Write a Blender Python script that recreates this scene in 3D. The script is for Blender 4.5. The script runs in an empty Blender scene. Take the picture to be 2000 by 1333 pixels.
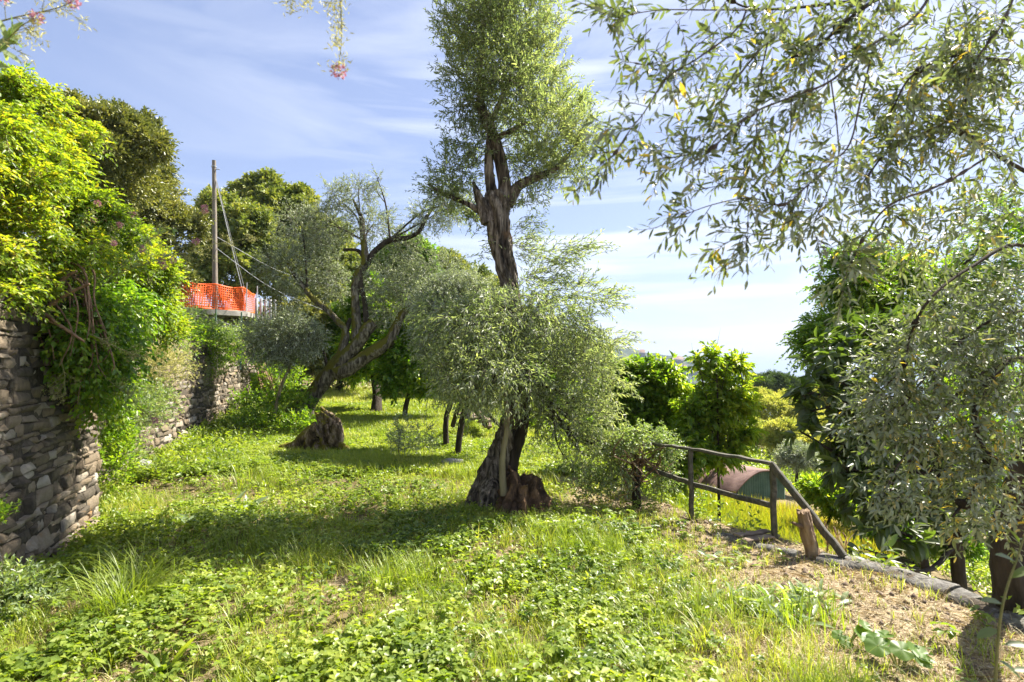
import bpy, math, random
import numpy as np
from mathutils import Vector

# ------------------------------------------------------------------ camera, sky, sun, exposure
S = bpy.context.scene
COL = S.collection
CAMH = 1.65
PITCH = math.radians(2.86)
FPX = 1111.0                                     # focal length in photograph pixels (2000 wide)
cam_d = bpy.data.cameras.new("camera")
cam_d.sensor_width = 36.0
cam_d.lens = 20.0
cam_d.clip_start = 0.05
cam_d.clip_end = 60000
cam_d.dof.use_dof = True
cam_d.dof.focus_distance = 7.5
cam_d.dof.aperture_fstop = 3.2
cam = bpy.data.objects.new("camera", cam_d)
COL.objects.link(cam)
cam.location = (0, 0, CAMH)
cam.rotation_euler = (math.radians(90) + PITCH, 0, 0)
S.camera = cam
S.view_settings.view_transform = 'Standard'
S.view_settings.look = 'None'
S.view_settings.gamma = 1
S.view_settings.use_curve_mapping = False
S.view_settings.exposure = 2.15
S.cycles.max_bounces = 7
S.cycles.diffuse_bounces = 4
S.cycles.glossy_bounces = 2
S.cycles.transmission_bounces = 4
S.cycles.transparent_max_bounces = 8
S.cycles.volume_bounces = 0
S.cycles.sample_clamp_indirect = 4.0

SUN_DIR = Vector((0.78, 0.47, 1.06)).normalized()          # towards the sun
SUN_EL = math.asin(SUN_DIR.z)
sd = bpy.data.lights.new("sun", 'SUN')
sd.energy = 3.8
sd.angle = math.radians(0.53)
sd.color = (1.0, 0.93, 0.82)
sun = bpy.data.objects.new("sun", sd)
COL.objects.link(sun)
sun.rotation_euler = SUN_DIR.to_track_quat('Z', 'Y').to_euler()

W = bpy.data.worlds.new("World")
S.world = W
W.use_nodes = True
wn, wl = W.node_tree.nodes, W.node_tree.links
wn.clear()


def N(nodes, typ, **kw):
    n = nodes.new(typ)
    for k, v in kw.items():
        if k == 'inp':
            for kk, vv in v.items():
                n.inputs[kk].default_value = vv
        else:
            setattr(n, k, v)
    return n


sky = N(wn, 'ShaderNodeTexSky', sky_type='NISHITA', sun_disc=False)
sky.sun_elevation = SUN_EL
sky.sun_rotation = math.atan2(SUN_DIR.x, SUN_DIR.y)
sky.altitude = 100
sky.air_density = 1.0
sky.dust_density = 1.3
sky.ozone_density = 2.0
tc = N(wn, 'ShaderNodeTexCoord')
sep = N(wn, 'ShaderNodeSeparateXYZ')
wl.new(tc.outputs['Generated'], sep.inputs[0])
# thin cirrus: two stretched noises in direction space
mp = N(wn, 'ShaderNodeMapping')
mp.inputs['Scale'].default_value = (1.0, 1.0, 4.5)
mp.inputs['Rotation'].default_value = (0.05, 0.16, 0.3)
wl.new(tc.outputs['Generated'], mp.inputs['Vector'])
nz = N(wn, 'ShaderNodeTexNoise', inp={'Scale': 2.1, 'Detail': 9.0, 'Roughness': 0.56, 'Distortion': 0.7})
wl.new(mp.outputs[0], nz.inputs['Vector'])
r1 = N(wn, 'ShaderNodeMapRange', inp={'From Min': 0.49, 'From Max': 0.76, 'To Min': 0.0, 'To Max': 0.95})
wl.new(nz.outputs['Fac'], r1.inputs['Value'])
mp2 = N(wn, 'ShaderNodeMapping')
mp2.inputs['Scale'].default_value = (1.0, 1.0, 16.0)
mp2.inputs['Rotation'].default_value = (0.0, 0.05, 0.6)
wl.new(tc.outputs['Generated'], mp2.inputs['Vector'])
nz2 = N(wn, 'ShaderNodeTexNoise', inp={'Scale': 1.5, 'Detail': 6.0, 'Roughness': 0.5, 'Distortion': 0.3})
wl.new(mp2.outputs[0], nz2.inputs['Vector'])
r2 = N(wn, 'ShaderNodeMapRange', inp={'From Min': 0.52, 'From Max': 0.70, 'To Min': 0.0, 'To Max': 0.85})
wl.new(nz2.outputs['Fac'], r2.inputs['Value'])
mxc = N(wn, 'ShaderNodeMath', operation='MAXIMUM')
wl.new(r1.outputs[0], mxc.inputs[0])
wl.new(r2.outputs[0], mxc.inputs[1])
rx = N(wn, 'ShaderNodeMapRange', inp={'From Min': -0.6, 'From Max': 0.15, 'To Min': 0.04, 'To Max': 1.0})
wl.new(sep.outputs['X'], rx.inputs['Value'])
cl = N(wn, 'ShaderNodeMath', operation='MULTIPLY')
wl.new(mxc.outputs[0], cl.inputs[0])
wl.new(rx.outputs[0], cl.inputs[1])
tint = N(wn, 'ShaderNodeMix', data_type='RGBA', blend_type='MULTIPLY')
tint.inputs['Factor'].default_value = 1.0
tint.inputs['B'].default_value = (.93, .87, .92, 1)
wl.new(sky.outputs[0], tint.inputs['A'])
veil = N(wn, 'ShaderNodeMix', data_type='RGBA')
veil.inputs['Factor'].default_value = 0.36
veil.inputs['B'].default_value = (2.7, 3.2, 4.8, 1)
wl.new(tint.outputs['Result'], veil.inputs['A'])
mixc = N(wn, 'ShaderNodeMix', data_type='RGBA')
mixc.inputs['B'].default_value = (5.5, 5.8, 6.3, 1)
wl.new(cl.outputs[0], mixc.inputs['Factor'])
wl.new(veil.outputs['Result'], mixc.inputs['A'])
bg = N(wn, 'ShaderNodeBackground')
bg.inputs['Strength'].default_value = 0.05
wl.new(mixc.outputs['Result'], bg.inputs['Color'])
wo = N(wn, 'ShaderNodeOutputWorld')
wl.new(bg.outputs[0], wo.inputs['Surface'])

# ------------------------------------------------------------------ helpers
CP, SP = math.cos(PITCH), math.sin(PITCH)


def P(px, py, Y):
    """world point at depth Y seen at photograph pixel (px, py)"""
    u, v = (px - 1000) / FPX, (666.5 - py) / FPX
    d = np.array([u, CP - v * SP, SP + v * CP])
    return d * (Y / d[1]) + np.array([0, 0, CAMH])


def nrm(a):
    return a / np.maximum(np.linalg.norm(a, axis=-1, keepdims=True), 1e-9)


def _h(ix, iy, iz, seed):
    n = (ix * 374761393 + iy * 668265263 + iz * 2147483647 + seed * 974634777) & 0xffffffff
    n = ((n ^ (n >> 13)) * 1274126177) & 0xffffffff
    return ((n ^ (n >> 16)) & 0xffff) / 65535.0


def vn(p, scale=1.0, seed=0):
    """value noise 0..1 at points p (n,3)"""
    q = np.asarray(p, float) * scale
    if q.shape[-1] == 2:
        q = np.concatenate([q, np.zeros(q.shape[:-1] + (1,))], -1)
    i = np.floor(q).astype(np.int64)
    f = q - i
    f = f * f * (3 - 2 * f)
    r = 0
    for a in (0, 1):
        for b in (0, 1):
            for c in (0, 1):
                w = (f[..., 0] if a else 1 - f[..., 0]) * (f[..., 1] if b else 1 - f[..., 1]) * (f[..., 2] if c else 1 - f[..., 2])
                r = r + w * _h(i[..., 0] + a, i[..., 1] + b, i[..., 2] + c, seed)
    return r


def fbm(p, scale=1.0, seed=0, o=3):
    r, a, t = 0, 1.0, 0
    for k in range(o):
        r = r + a * vn(p, scale * 2 ** k, seed + k * 7)
        t += a
        a *= .5
    return r / t


def sst(a, b, x):
    t = np.clip((x - a) / (b - a), 0, 1)
    return t * t * (3 - 2 * t)


class MB:
    """collects triangles / quads with a per-vertex tint and a material slot, builds ONE mesh"""

    def __init__(s):
        s.v, s.f, s.m, s.t, s.n = [], [], [], [], 0

    def add(s, v, f, mi=0, tint=0.5):
        v = np.asarray(v, np.float32).reshape(-1, 3)
        f = np.asarray(f, np.int64)
        s.v.append(v)
        s.f.append(f + s.n)
        s.m.append(np.full(len(f), mi, np.int32))
        s.t.append(np.broadcast_to(np.asarray(tint, np.float32), (len(v),)).copy())
        s.n += len(v)
        return s

    def build(s, name, mats, parent=None, smooth=False):
        me = bpy.data.meshes.new(name)
        V = np.concatenate(s.v)
        if parent is not None:
            V = V - np.array(parent.matrix_basis.translation if parent.parent is None else abs_loc(parent), np.float32)
        me.vertices.add(len(V))
        me.vertices.foreach_set('co', V.astype(np.float32).ravel())
        nl = sum(f.size for f in s.f)
        npoly = sum(len(f) for f in s.f)
        me.loops.add(nl)
        me.polygons.add(npoly)
        me.loops.foreach_set('vertex_index', np.concatenate([f.ravel() for f in s.f]).astype(np.int32))
        tot = np.concatenate([np.full(len(f), f.shape[1]) for f in s.f])
        st = np.concatenate([[0], np.cumsum(tot)[:-1]])
        me.polygons.foreach_set('loop_start', st.astype(np.int32))
        me.polygons.foreach_set('loop_total', tot.astype(np.int32))
        if not isinstance(mats, (list, tuple)):
            mats = [mats]
        for m in mats:
            me.materials.append(m)
        me.polygons.foreach_set('material_index', np.concatenate(s.m))
        if smooth:
            me.polygons.foreach_set('use_smooth', np.ones(npoly, bool))
        at = me.attributes.new('tint', 'FLOAT', 'POINT')
        at.data.foreach_set('value', np.concatenate(s.t))
        me.update(calc_edges=True)
        o = bpy.data.objects.new(name, me)
        COL.objects.link(o)
        if parent is not None:
            o.parent = parent
        return o


def abs_loc(o):
    v = Vector(o.location)
    while o.parent is not None:
        o = o.parent
        v = v + Vector(o.location)
    return v


def tag(o, label=None, cat=None, group=None, kind=None):
    if label:
        o['label'] = label
    if cat:
        o['category'] = cat
    if group:
        o['group'] = group
    if kind:
        o['kind'] = kind
    return o


def thing(name, loc, label, cat, group=None):
    o = bpy.data.objects.new(name, None)
    o.empty_display_size = .1
    COL.objects.link(o)
    o.location = [float(c) for c in loc]
    return tag(o, label, cat, group)


def cr(pts, n):
    """Catmull-Rom resample of control points (k,d) -> (n,d)"""
    p = np.asarray(pts, float)
    if len(p) == 2:
        t = np.linspace(0, 1, n)[:, None]
        return p[0] * (1 - t) + p[1] * t
    q = np.vstack([2 * p[0] - p[1], p, 2 * p[-1] - p[-2]])
    u = np.linspace(0, len(p) - 1 - 1e-6, n)
    i = u.astype(int)
    t = (u - i)[:, None]
    a, b, c, d = q[i], q[i + 1], q[i + 2], q[i + 3]
    return .5 * ((2 * b) + (-a + c) * t + (2 * a - 5 * b + 4 * c - d) * t ** 2 + (-a + 3 * b - 3 * c + d) * t ** 3)


def tube(mb, pts, rad, sides=8, n=None, flute=0., rough=0., seed=0, mi=0, tint=.5, cap=True, nf=5, twist=1.5, jag=0.):
    """tapered tube along control points; flute / rough give ridged bark"""
    pts = np.asarray(pts, float)
    if n is None:
        n = max(3, len(pts) * 3)
    rad = np.asarray(rad, float)
    if rad.ndim == 0:
        rad = np.full(len(pts), rad)
    c = cr(np.column_stack([pts, rad]), n)
    P3, R = c[:, :3], np.maximum(c[:, 3], 0.0004)
    T = nrm(np.gradient(P3, axis=0))
    ref = np.array([0.31, 0.87, 0.12]) if abs(T[0] @ nrm(np.array([0.31, 0.87, 0.12]))) < .9 else np.array([1., 0, 0])
    U = np.zeros_like(T)
    u = ref
    for k in range(n):
        u = u - (u @ T[k]) * T[k]
        u = u / np.linalg.norm(u)
        U[k] = u
    B = np.cross(T, U)
    th = np.linspace(0, 2 * np.pi, sides, endpoint=False)
    s = np.concatenate([[0], np.cumsum(np.linalg.norm(np.diff(P3, axis=0), axis=1))])
    TH, SS = np.meshgrid(th, s)
    RR = np.repeat(R[:, None], sides, 1)
    if flute:
        ph = 2.5 * vn(np.column_stack([s * 1.3, s * 0, s * 0]), 1, seed)[:, None]
        RR = RR * (1 + flute * np.abs(np.sin(nf * .5 * (TH + twist * SS + ph))) ** .7 - flute * .5)
    V = P3[:, None] + RR[..., None] * (np.cos(TH)[..., None] * U[:, None] + np.sin(TH)[..., None] * B[:, None])
    V = V.reshape(-1, 3)
    if rough:
        nn = nrm(V - np.repeat(P3, sides, 0))
        g = np.column_stack([V[:, 0], V[:, 1], V[:, 2] * .45])
        k = 2.2 / max(R.mean(), .01) * .5
        d = (fbm(g, k, seed + 3, 3) - .5) * 1.5 + (fbm(g, k * 4.5, seed + 9, 3) - .5) * 1.1
        V = V + nn * (d * rough * np.repeat(R, sides))[:, None]
    if jag:
        tt = np.linspace(0, 1, n) ** 5
        q_ = vn(np.stack([np.cos(th) * 2.3, np.sin(th) * 2.3, th * 0], 1), 1, seed + 31) - .45 + .35 * (vn(np.stack([np.cos(th) * 9, np.sin(th) * 9, th * 0], 1), 1, seed) - .5)
        V = V.reshape(n, sides, 3)
        V = V + T[:, None] * (jag * tt[:, None] * q_[None])[..., None]
        V = V.reshape(-1, 3)
    i = np.arange(n - 1)[:, None] * sides
    j = np.arange(sides)[None]
    j2 = (j + 1) % sides
    F = np.stack([i + j, i + j2, i + sides + j2, i + sides + j], -1).reshape(-1, 4)
    mb.add(V, F, mi, tint)
    if cap:
        for e, o in ((0, 0), (n - 1, (n - 1) * sides)):
            cc = len(V)
            ring = V[o:o + sides]
            c3 = ring.mean(0)[None]
            VV = np.vstack([ring, c3])
            a = np.arange(sides)
            b = (a + 1) % sides
            FF = np.stack([a, b, np.full(sides, sides)], 1)
            if e == 0:
                FF = FF[:, ::-1]
            mb.add(VV, FF, mi, tint)
    return P3


def box(mb, c, half, ax=None, mi=0, tint=.5):
    """box centred at c, half sizes, optional 3x3 rows of axes"""
    if ax is None:
        ax = np.eye(3)
    ax = np.asarray(ax, float)
    s = np.array([[-1, -1, -1], [1, -1, -1], [1, 1, -1], [-1, 1, -1], [-1, -1, 1], [1, -1, 1], [1, 1, 1], [-1, 1, 1]], float)
    V = np.asarray(c) + (s * np.asarray(half)) @ ax
    F = [[0, 3, 2, 1], [4, 5, 6, 7], [0, 1, 5, 4], [1, 2, 6, 5], [2, 3, 7, 6], [3, 0, 4, 7]]
    mb.add(V, F, mi, tint)


def beam(mb, a, b, w, h, mi=0, tint=.5, seed=0):
    """slightly irregular timber from a to b, w wide (horizontal) and h high"""
    a, b = np.asarray(a, float), np.asarray(b, float)
    t = nrm(b - a)
    up = np.array([0, 0, 1.]) if abs(t[2]) < .9 else np.array([0, 1., 0])
    s = nrm(np.cross(t, up))
    u = np.cross(s, t)
    n = 9
    q = a + (b - a) * np.linspace(0, 1, n)[:, None]
    rg = np.random.default_rng(seed + 5)
    q = q + rg.normal(0, .0035, (n, 3))
    bev = .14
    prof = np.array([[-1, -1 + bev], [-1 + bev, -1], [1 - bev, -1], [1, -1 + bev], [1, 1 - bev], [1 - bev, 1], [-1 + bev, 1], [-1, 1 - bev]])
    V = []
    for k in range(n):
        j = 1 + rg.normal(0, .025, (8, 1))
        V.append(q[k] + (prof * j) @ np.array([s * w / 2, u * h / 2]))
    V = np.vstack(V)
    i = np.arange(n - 1)[:, None] * 8
    j = np.arange(8)[None]
    F = np.stack([i + j, i + (j + 1) % 8, i + 8 + (j + 1) % 8, i + 8 + j], -1).reshape(-1, 4)
    mb.add(V, F, mi, tint)
    mb.add(V[:8], [list(range(8))[::-1]], mi, tint)
    mb.add(V[-8:], [list(range(8))], mi, tint)


# ---- leaves
def leaf_mesh(mb, pos, d, nr, L, Wd, tint, lod=0, mi=0, curl=.15, fold=.25, wide=.45):
    """n leaves: pos base, d direction, nr normal hint, length L, width Wd"""
    n = len(pos)
    if n == 0:
        return
    d = nrm(d)
    s = nrm(np.cross(d, nr))
    u = np.cross(s, d)
    L = np.broadcast_to(np.asarray(L, float), (n,))[:, None]
    Wd = np.broadcast_to(np.asarray(Wd, float), (n,))[:, None]
    if lod == 0:
        a = pos
        t = pos + d * L - u * L * curl
        m = pos + d * L * wide
        l = m + s * Wd * .5 + u * Wd * fold
        r = m - s * Wd * .5 + u * Wd * fold
        V = np.stack([a, l, t, r], 1).reshape(-1, 3)
        b = np.arange(n)[:, None] * 4
        F = np.concatenate([b + [[0, 2, 1]], b + [[0, 3, 2]]])
        k = 4
    else:
        def pt(x, w, sd):
            return pos + d * L * x - u * L * curl * x * x + s * Wd * .5 * w * sd + u * Wd * fold * w * .8
        V = np.stack([pos, pt(.3, 0, 1), pt(.68, 0, 1), pt(1, 0, 1), pt(.25, .8, 1), pt(.62, .95, 1), pt(.25, .8, -1), pt(.62, .95, -1),
                      pt(.87, .5, 1), pt(.87, .5, -1)], 1).reshape(-1, 3)
        b = np.arange(n)[:, None] * 10
        T = [[0, 1, 4], [4, 1, 2], [4, 2, 5], [5, 2, 8], [8, 2, 3], [0, 6, 1], [6, 2, 1], [6, 7, 2], [7, 9, 2], [9, 3, 2]]
        F = np.concatenate([b + [t] for t in T])
        k = 10
    mb.add(V, F, mi, np.repeat(np.broadcast_to(np.asarray(tint, float), (n,)), k))


def rdir(rg, n):
    return nrm(rg.normal(size=(n, 3)))


def sprays(mb, rg, O, D, L, K, ll, lw, droop=.2, spread=.9, stems=True, lod=0, srad=.002, start=.15, flat=0., tint0=None,
           tsp=.22, jl=.25, down=0., mi_leaf=0, mi_stem=1, curl=.15, bend=.25, pair=True, wide=.45, fold=.25):
    """twigs at origins O heading D, with K leaves each; gravity droop"""
    n = len(O)
    if n == 0:
        return
    D = nrm(D)
    L = np.broadcast_to(np.asarray(L, float), (n,)) * rg.uniform(.65, 1.25, n)
    side = nrm(np.cross(D, rdir(rg, n)))
    bnd = side * (rg.normal(0, bend, n) * L)[:, None]

    def at(t):
        return O + D * (L * t)[:, None] + bnd * (t * t)[:, None] - np.array([0, 0, 1.]) * (droop * L * t * t)[:, None]
    if stems:
        ts = np.linspace(0, 1, 4)
        rings = []
        s2 = np.cross(D, side)
        for q in ts:
            c = at(np.full(n, q))
            r = srad * (1.1 - .8 * q)
            rings.append(np.stack([c + side * r, c - side * r * .5 + s2 * r * .87, c - side * r * .5 - s2 * r * .87], 1))
        V = np.stack(rings, 1).reshape(-1, 3)            # n,4,3
        b = np.arange(n)[:, None] * 12
        F = []
        for k in range(3):
            for j in range(3):
                j2 = (j + 1) % 3
                F.append(b + [[k * 3 + j, k * 3 + j2, k * 3 + 3 + j2, k * 3 + 3 + j]])
        mb.add(V, np.concatenate(F), mi_stem, .5)
    if tint0 is None:
        tint0 = np.clip(.2 + .6 * vn(O, 1.6, 11) + rg.normal(0, .1, n), 0, 1)
    for k in range(K):
        if pair:
            kk = k // 2
            t = start + (1 - start) * (kk + rg.uniform(-.3, .3, n)) / max(1, (K + 1) // 2 - 1)
            sg = 1 if k % 2 else -1
        else:
            t = start + (1 - start) * (k + rg.uniform(-.3, .3, n)) / max(1, K - 1)
            sg = 1 if k % 2 else -1
        t = np.clip(t, 0, 1)
        p = at(t)
        tan = nrm(D * L[:, None] + 2 * bnd * t[:, None] - np.array([0, 0, 1.]) * (2 * droop * L * t)[:, None])
        a = rg.uniform(0, 2 * np.pi, n) if flat == 0 else rg.normal(0, .35, n)
        if pair and flat == 0:
            a = (k // 2) * 1.9 + rg.normal(0, .5, n)
        if flat:
            hs = nrm(np.cross(tan, np.array([0, 0, 1.]) + .01))
            sv = hs * np.cos(a)[:, None] + np.cross(tan, hs) * np.sin(a)[:, None]
        else:
            sv = side * np.cos(a)[:, None] + np.cross(tan, side) * np.sin(a)[:, None]
        endf = (t > .93)[:, None] * .6
        ld = nrm(tan * (1 + endf) + sv * sg * spread * rg.uniform(.6, 1.3, n)[:, None] + np.array([0, 0, -down]))
        nh = np.array([0, 0, 1.]) + rg.normal(0, .55, (n, 3)) + tan * .3
        sz = rg.uniform(1 - jl, 1 + jl, n) * (1 - .25 * (t > .9))
        leaf_mesh(mb, p, ld, nh, ll * sz, lw * sz * rg.uniform(.8, 1.2, n), np.clip(tint0 + rg.normal(0, tsp, n), 0, 1), lod, mi_leaf,
                  curl=curl, wide=wide, fold=fold)


def blobpts(rg, blobs, n, inner=.35, Yf=None):
    """n points in the blobs [(px,py,Y,rx,ry[,rdepth m])] in photograph pixels; returns points, outward vectors"""
    cs, rs, ws = [], [], []
    for b in blobs:
        c = P(b[0], b[1], b[2])
        k = b[2] / FPX
        rdep = b[5] if len(b) > 5 else .5 * (b[3] + b[4]) * k
        r = np.array([b[3] * k, rdep, b[4] * k])
        cs.append(c)
        rs.append(r)
        ws.append((r[0] * r[1] * r[2]) ** (.72) * (b[6] if len(b) > 6 else 1))
    cs, rs, ws = np.array(cs), np.array(rs), np.array(ws)
    i = rg.choice(len(cs), n, p=ws / ws.sum())
    u = rdir(rg, n)
    rad = inner + (1 - inner) * rg.uniform(0, 1, n) ** .6
    rad = rad * (.82 + .36 * vn(u * 2.1 + i[:, None] * 9.7, 1.4, 5))
    return cs[i] + u * rs[i] * rad[:, None], u, cs, rs


# ------------------------------------------------------------------ materials
def mat(name):
    m = bpy.data.materials.new(name)
    m.use_nodes = True
    m.node_tree.nodes.clear()
    return m, m.node_tree.nodes, m.node_tree.links


def ramp(n, stops, interp='LINEAR'):
    r = n.new('ShaderNodeValToRGB')
    e = r.color_ramp.elements
    r.color_ramp.interpolation = interp
    while len(e) < len(stops):
        e.new(.5)
    for k, (p, c) in enumerate(stops):
        e[k].position = p
        e[k].color = (*c, 1)
    return r


LEAFGAIN = 1.4


def leafmat(name, stops, transl=.4, rough=.45, under=None, spec=.5, tboost=(1.5, 1.7, .7)):
    m, n, l = mat(name)
    stops = [(p_, tuple(min(.62, c_ * LEAFGAIN) for c_ in q_)) for p_, q_ in stops]
    at = N(n, 'ShaderNodeAttribute', attribute_name='tint')
    rp = ramp(n, stops)
    l.new(at.outputs['Fac'], rp.inputs[0])
    col = rp.outputs[0]
    if under:
        g = n.new('ShaderNodeNewGeometry')
        mx = N(n, 'ShaderNodeMix', data_type='RGBA')
        mx.inputs['B'].default_value = (*under, 1)
        mu = N(n, 'ShaderNodeMath', operation='MULTIPLY')
        mu.inputs[1].default_value = .75
        l.new(g.outputs['Backfacing'], mu.inputs[0])
        l.new(mu.outputs[0], mx.inputs['Factor'])
        l.new(col, mx.inputs['A'])
        col = mx.outputs['Result']
    pb = N(n, 'ShaderNodeBsdfPrincipled', inp={'Roughness': rough, 'Specular IOR Level': spec})
    l.new(col, pb.inputs['Base Color'])
    tb = n.new('ShaderNodeBsdfTranslucent')
    tm = N(n, 'ShaderNodeMix', data_type='RGBA', blend_type='MULTIPLY')
    tm.inputs['Factor'].default_value = 1
    tm.inputs['B'].default_value = (*tboost, 1)
    l.new(rp.outputs[0], tm.inputs['A'])
    l.new(tm.outputs['Result'], tb.inputs['Color'])
    ms = N(n, 'ShaderNodeMixShader', inp={0: transl})
    l.new(pb.outputs[0], ms.inputs[1])
    l.new(tb.outputs[0], ms.inputs[2])
    o = n.new('ShaderNodeOutputMaterial')
    l.new(ms.outputs[0], o.inputs[0])
    return m


def surf(name, stops, scale=8., rough=.85, bump=.4, bscale=None, detail=6, stretch=(1, 1, 1), usetint=0., moss=None, spots=None, metal=0., dist=.02, coord='Object'):
    """noise-coloured bumped surface; moss=(color, amount) grows on upward faces; spots=(color, scale, threshold)"""
    m, n, l = mat(name)
    tcn = n.new('ShaderNodeTexCoord')
    mpn = n.new('ShaderNodeMapping')
    mpn.inputs['Scale'].default_value = stretch
    l.new(tcn.outputs[coord], mpn.inputs[0])
    nz = N(n, 'ShaderNodeTexNoise', inp={'Scale': scale, 'Detail': detail, 'Roughness': .62, 'Distortion': .4})
    l.new(mpn.outputs[0], nz.inputs[0])
    fac = nz.outputs['Fac']
    if usetint:
        at = N(n, 'ShaderNodeAttribute', attribute_name='tint')
        mm = N(n, 'ShaderNodeMix', data_type='FLOAT')
        mm.inputs['Factor'].default_value = usetint
        l.new(fac, mm.inputs['A'])
        l.new(at.outputs['Fac'], mm.inputs['B'])
        fac = mm.outputs['Result']
    rp = ramp(n, stops)
    l.new(fac, rp.inputs[0])
    col = rp.outputs[0]
    if spots:
        n2 = N(n, 'ShaderNodeTexNoise', inp={'Scale': spots[1], 'Detail': 4.0, 'Roughness': .6})
        l.new(tcn.outputs[coord], n2.inputs[0])
        mr = N(n, 'ShaderNodeMapRange', inp={'From Min': spots[2], 'From Max': spots[2] + .12})
        l.new(n2.outputs['Fac'], mr.inputs['Value'])
        mx = N(n, 'ShaderNodeMix', data_type='RGBA')
        mx.inputs['B'].default_value = (*spots[0], 1)
        l.new(mr.outputs[0], mx.inputs['Factor'])
        l.new(col, mx.inputs['A'])
        col = mx.outputs['Result']
    if moss:
        n3 = N(n, 'ShaderNodeTexNoise', inp={'Scale': 3.0, 'Detail': 6.0, 'Roughness': .65})
        l.new(tcn.outputs[coord], n3.inputs[0])
        g = n.new('ShaderNodeNewGeometry')
        sx = n.new('ShaderNodeSeparateXYZ')
        l.new(g.outputs['Normal'], sx.inputs[0])
        a1 = N(n, 'ShaderNodeMath', operation='MULTIPLY_ADD')
        a1.inputs[1].default_value = .28
        l.new(sx.outputs['Z'], a1.inputs[0])
        l.new(n3.outputs['Fac'], a1.inputs[2])
        a2 = N(n, 'ShaderNodeMath', operation='MULTIPLY_ADD')
        a2.inputs[1].default_value = -.16
        l.new(sx.outputs['X'], a2.inputs[0])
        l.new(a1.outputs[0], a2.inputs[2])
        mr = N(n, 'ShaderNodeMapRange', inp={'From Min': .62 - moss[1], 'From Max': .72 - moss[1]})
        l.new(a2.outputs[0], mr.inputs['Value'])
        mx = N(n, 'ShaderNodeMix', data_type='RGBA')
        mx.inputs['B'].default_value = (*moss[0], 1)
        l.new(mr.outputs[0], mx.inputs['Factor'])
        l.new(col, mx.inputs['A'])
        col = mx.outputs['Result']
    nb = N(n, 'ShaderNodeTexNoise', inp={'Scale': bscale or scale * 3, 'Detail': 8.0, 'Roughness': .7})
    l.new(mpn.outputs[0], nb.inputs[0])
    bp = N(n, 'ShaderNodeBump', inp={'Strength': bump, 'Distance': dist})
    l.new(nb.outputs['Fac'], bp.inputs['Height'])
    pb = N(n, 'ShaderNodeBsdfPrincipled', inp={'Roughness': rough, 'Metallic': metal, 'Specular IOR Level': .25})
    l.new(col, pb.inputs['Base Color'])
    l.new(bp.outputs[0], pb.inputs['Normal'])
    o = n.new('ShaderNodeOutputMaterial')
    l.new(pb.outputs[0], o.inputs[0])
    return m


M = {}
M['olive'] = leafmat('olive_leaf', [(0, (.06, .085, .038)), (.5, (.14, .175, .08)), (1, (.27, .29, .14))], .42, .45, under=(.36, .38, .28), tboost=(1.9, 2.0, 1.0))
M['olive_near'] = leafmat('olive_leaf_near', [(0, (.04, .055, .024)), (.5, (.085, .11, .048)), (.98, (.17, .19, .09)), (1, (.42, .30, .05))], .34, .5, under=(.42, .45, .34), tboost=(1.9, 2.0, .9))
M['olive_grey'] = leafmat('olive_leaf_grey', [(0, (.09, .115, .065)), (.5, (.18, .21, .12)), (1, (.30, .33, .2))], .25, .42, under=(.42, .45, .36), tboost=(1.6, 1.7, 1.0))
M['lime'] = leafmat('climber_leaf', [(0, (.05, .10, .015)), (.4, (.12, .19, .02)), (.8, (.20, .25, .025)), (1, (.31, .29, .035))], .50, .42, tboost=(1.9, 1.8, .45))
M['fresh'] = leafmat('fresh_leaf', [(0, (.045, .10, .013)), (.5, (.11, .19, .018)), (1, (.23, .28, .03))], .45, .38, tboost=(1.8, 1.9, .5))
M['cherry'] = leafmat('cherry_leaf', [(0, (.06, .12, .016)), (.5, (.13, .20, .025)), (1, (.25, .28, .045))], .55, .4, tboost=(1.9, 1.9, .5))
M['holm'] = leafmat('holm_leaf', [(0, (.05, .07, .024)), (.5, (.135, .15, .045)), (1, (.28, .27, .08))], .2, .4, tboost=(1.6, 1.6, .6))
M['wood_far'] = leafmat('far_tree_leaf', [(0, (.055, .085, .02)), (.5, (.14, .175, .038)), (1, (.28, .28, .075))], .25, .55, tboost=(1.6, 1.6, .6))
M['brightfar'] = leafmat('bright_tree_leaf', [(0, (.05, .10, .012)), (.5, (.10, .18, .018)), (1, (.19, .25, .03))], .4, .5)
M['loquat'] = leafmat('loquat_leaf', [(0, (.05, .08, .02)), (.6, (.10, .14, .03)), (1, (.20, .22, .05))], .32, .42, under=(.10, .12, .06), tboost=(1.8, 2.0, .6))
M['mimosa'] = leafmat('mimosa_leaf', [(0, (.13, .17, .04)), (.5, (.26, .28, .075)), (1, (.40, .37, .12))], .4, .6, tboost=(1.5, 1.5, .6))
M['herb'] = leafmat('herb_leaf', [(0, (.05, .09, .018)), (.5, (.14, .19, .028)), (1, (.26, .285, .05))], .42, .42, tboost=(1.7, 1.8, .45))
M['grass'] = leafmat('grass_blade', [(0, (.08, .125, .018)), (.5, (.19, .24, .034)), (.85, (.31, .31, .07)), (1, (.44, .38, .2))], .42, .42, tboost=(1.6, 1.7, .5))
M['straw'] = leafmat('straw', [(0, (.14, .09, .04)), (.5, (.36, .28, .14)), (1, (.5, .42, .25))], .15, .6, tboost=(1.1, 1, .8))
M['ygrass'] = leafmat('yellow_grass', [(0, (.08, .14, .015)), (.5, (.17, .20, .02)), (.85, (.28, .24, .04)), (1, (.36, .24, .09))], .5, .5, tboost=(1.6, 1.6, .4))
M['glauc'] = leafmat('weed_leaf', [(0, (.08, .13, .04)), (.5, (.17, .22, .07)), (1, (.30, .33, .12))], .35, .38, under=(.2, .26, .16))
M['squash'] = leafmat('squash_leaf', [(0, (.05, .11, .015)), (1, (.12, .19, .03))], .5, .45, tboost=(1.6, 1.7, .4))
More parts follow.
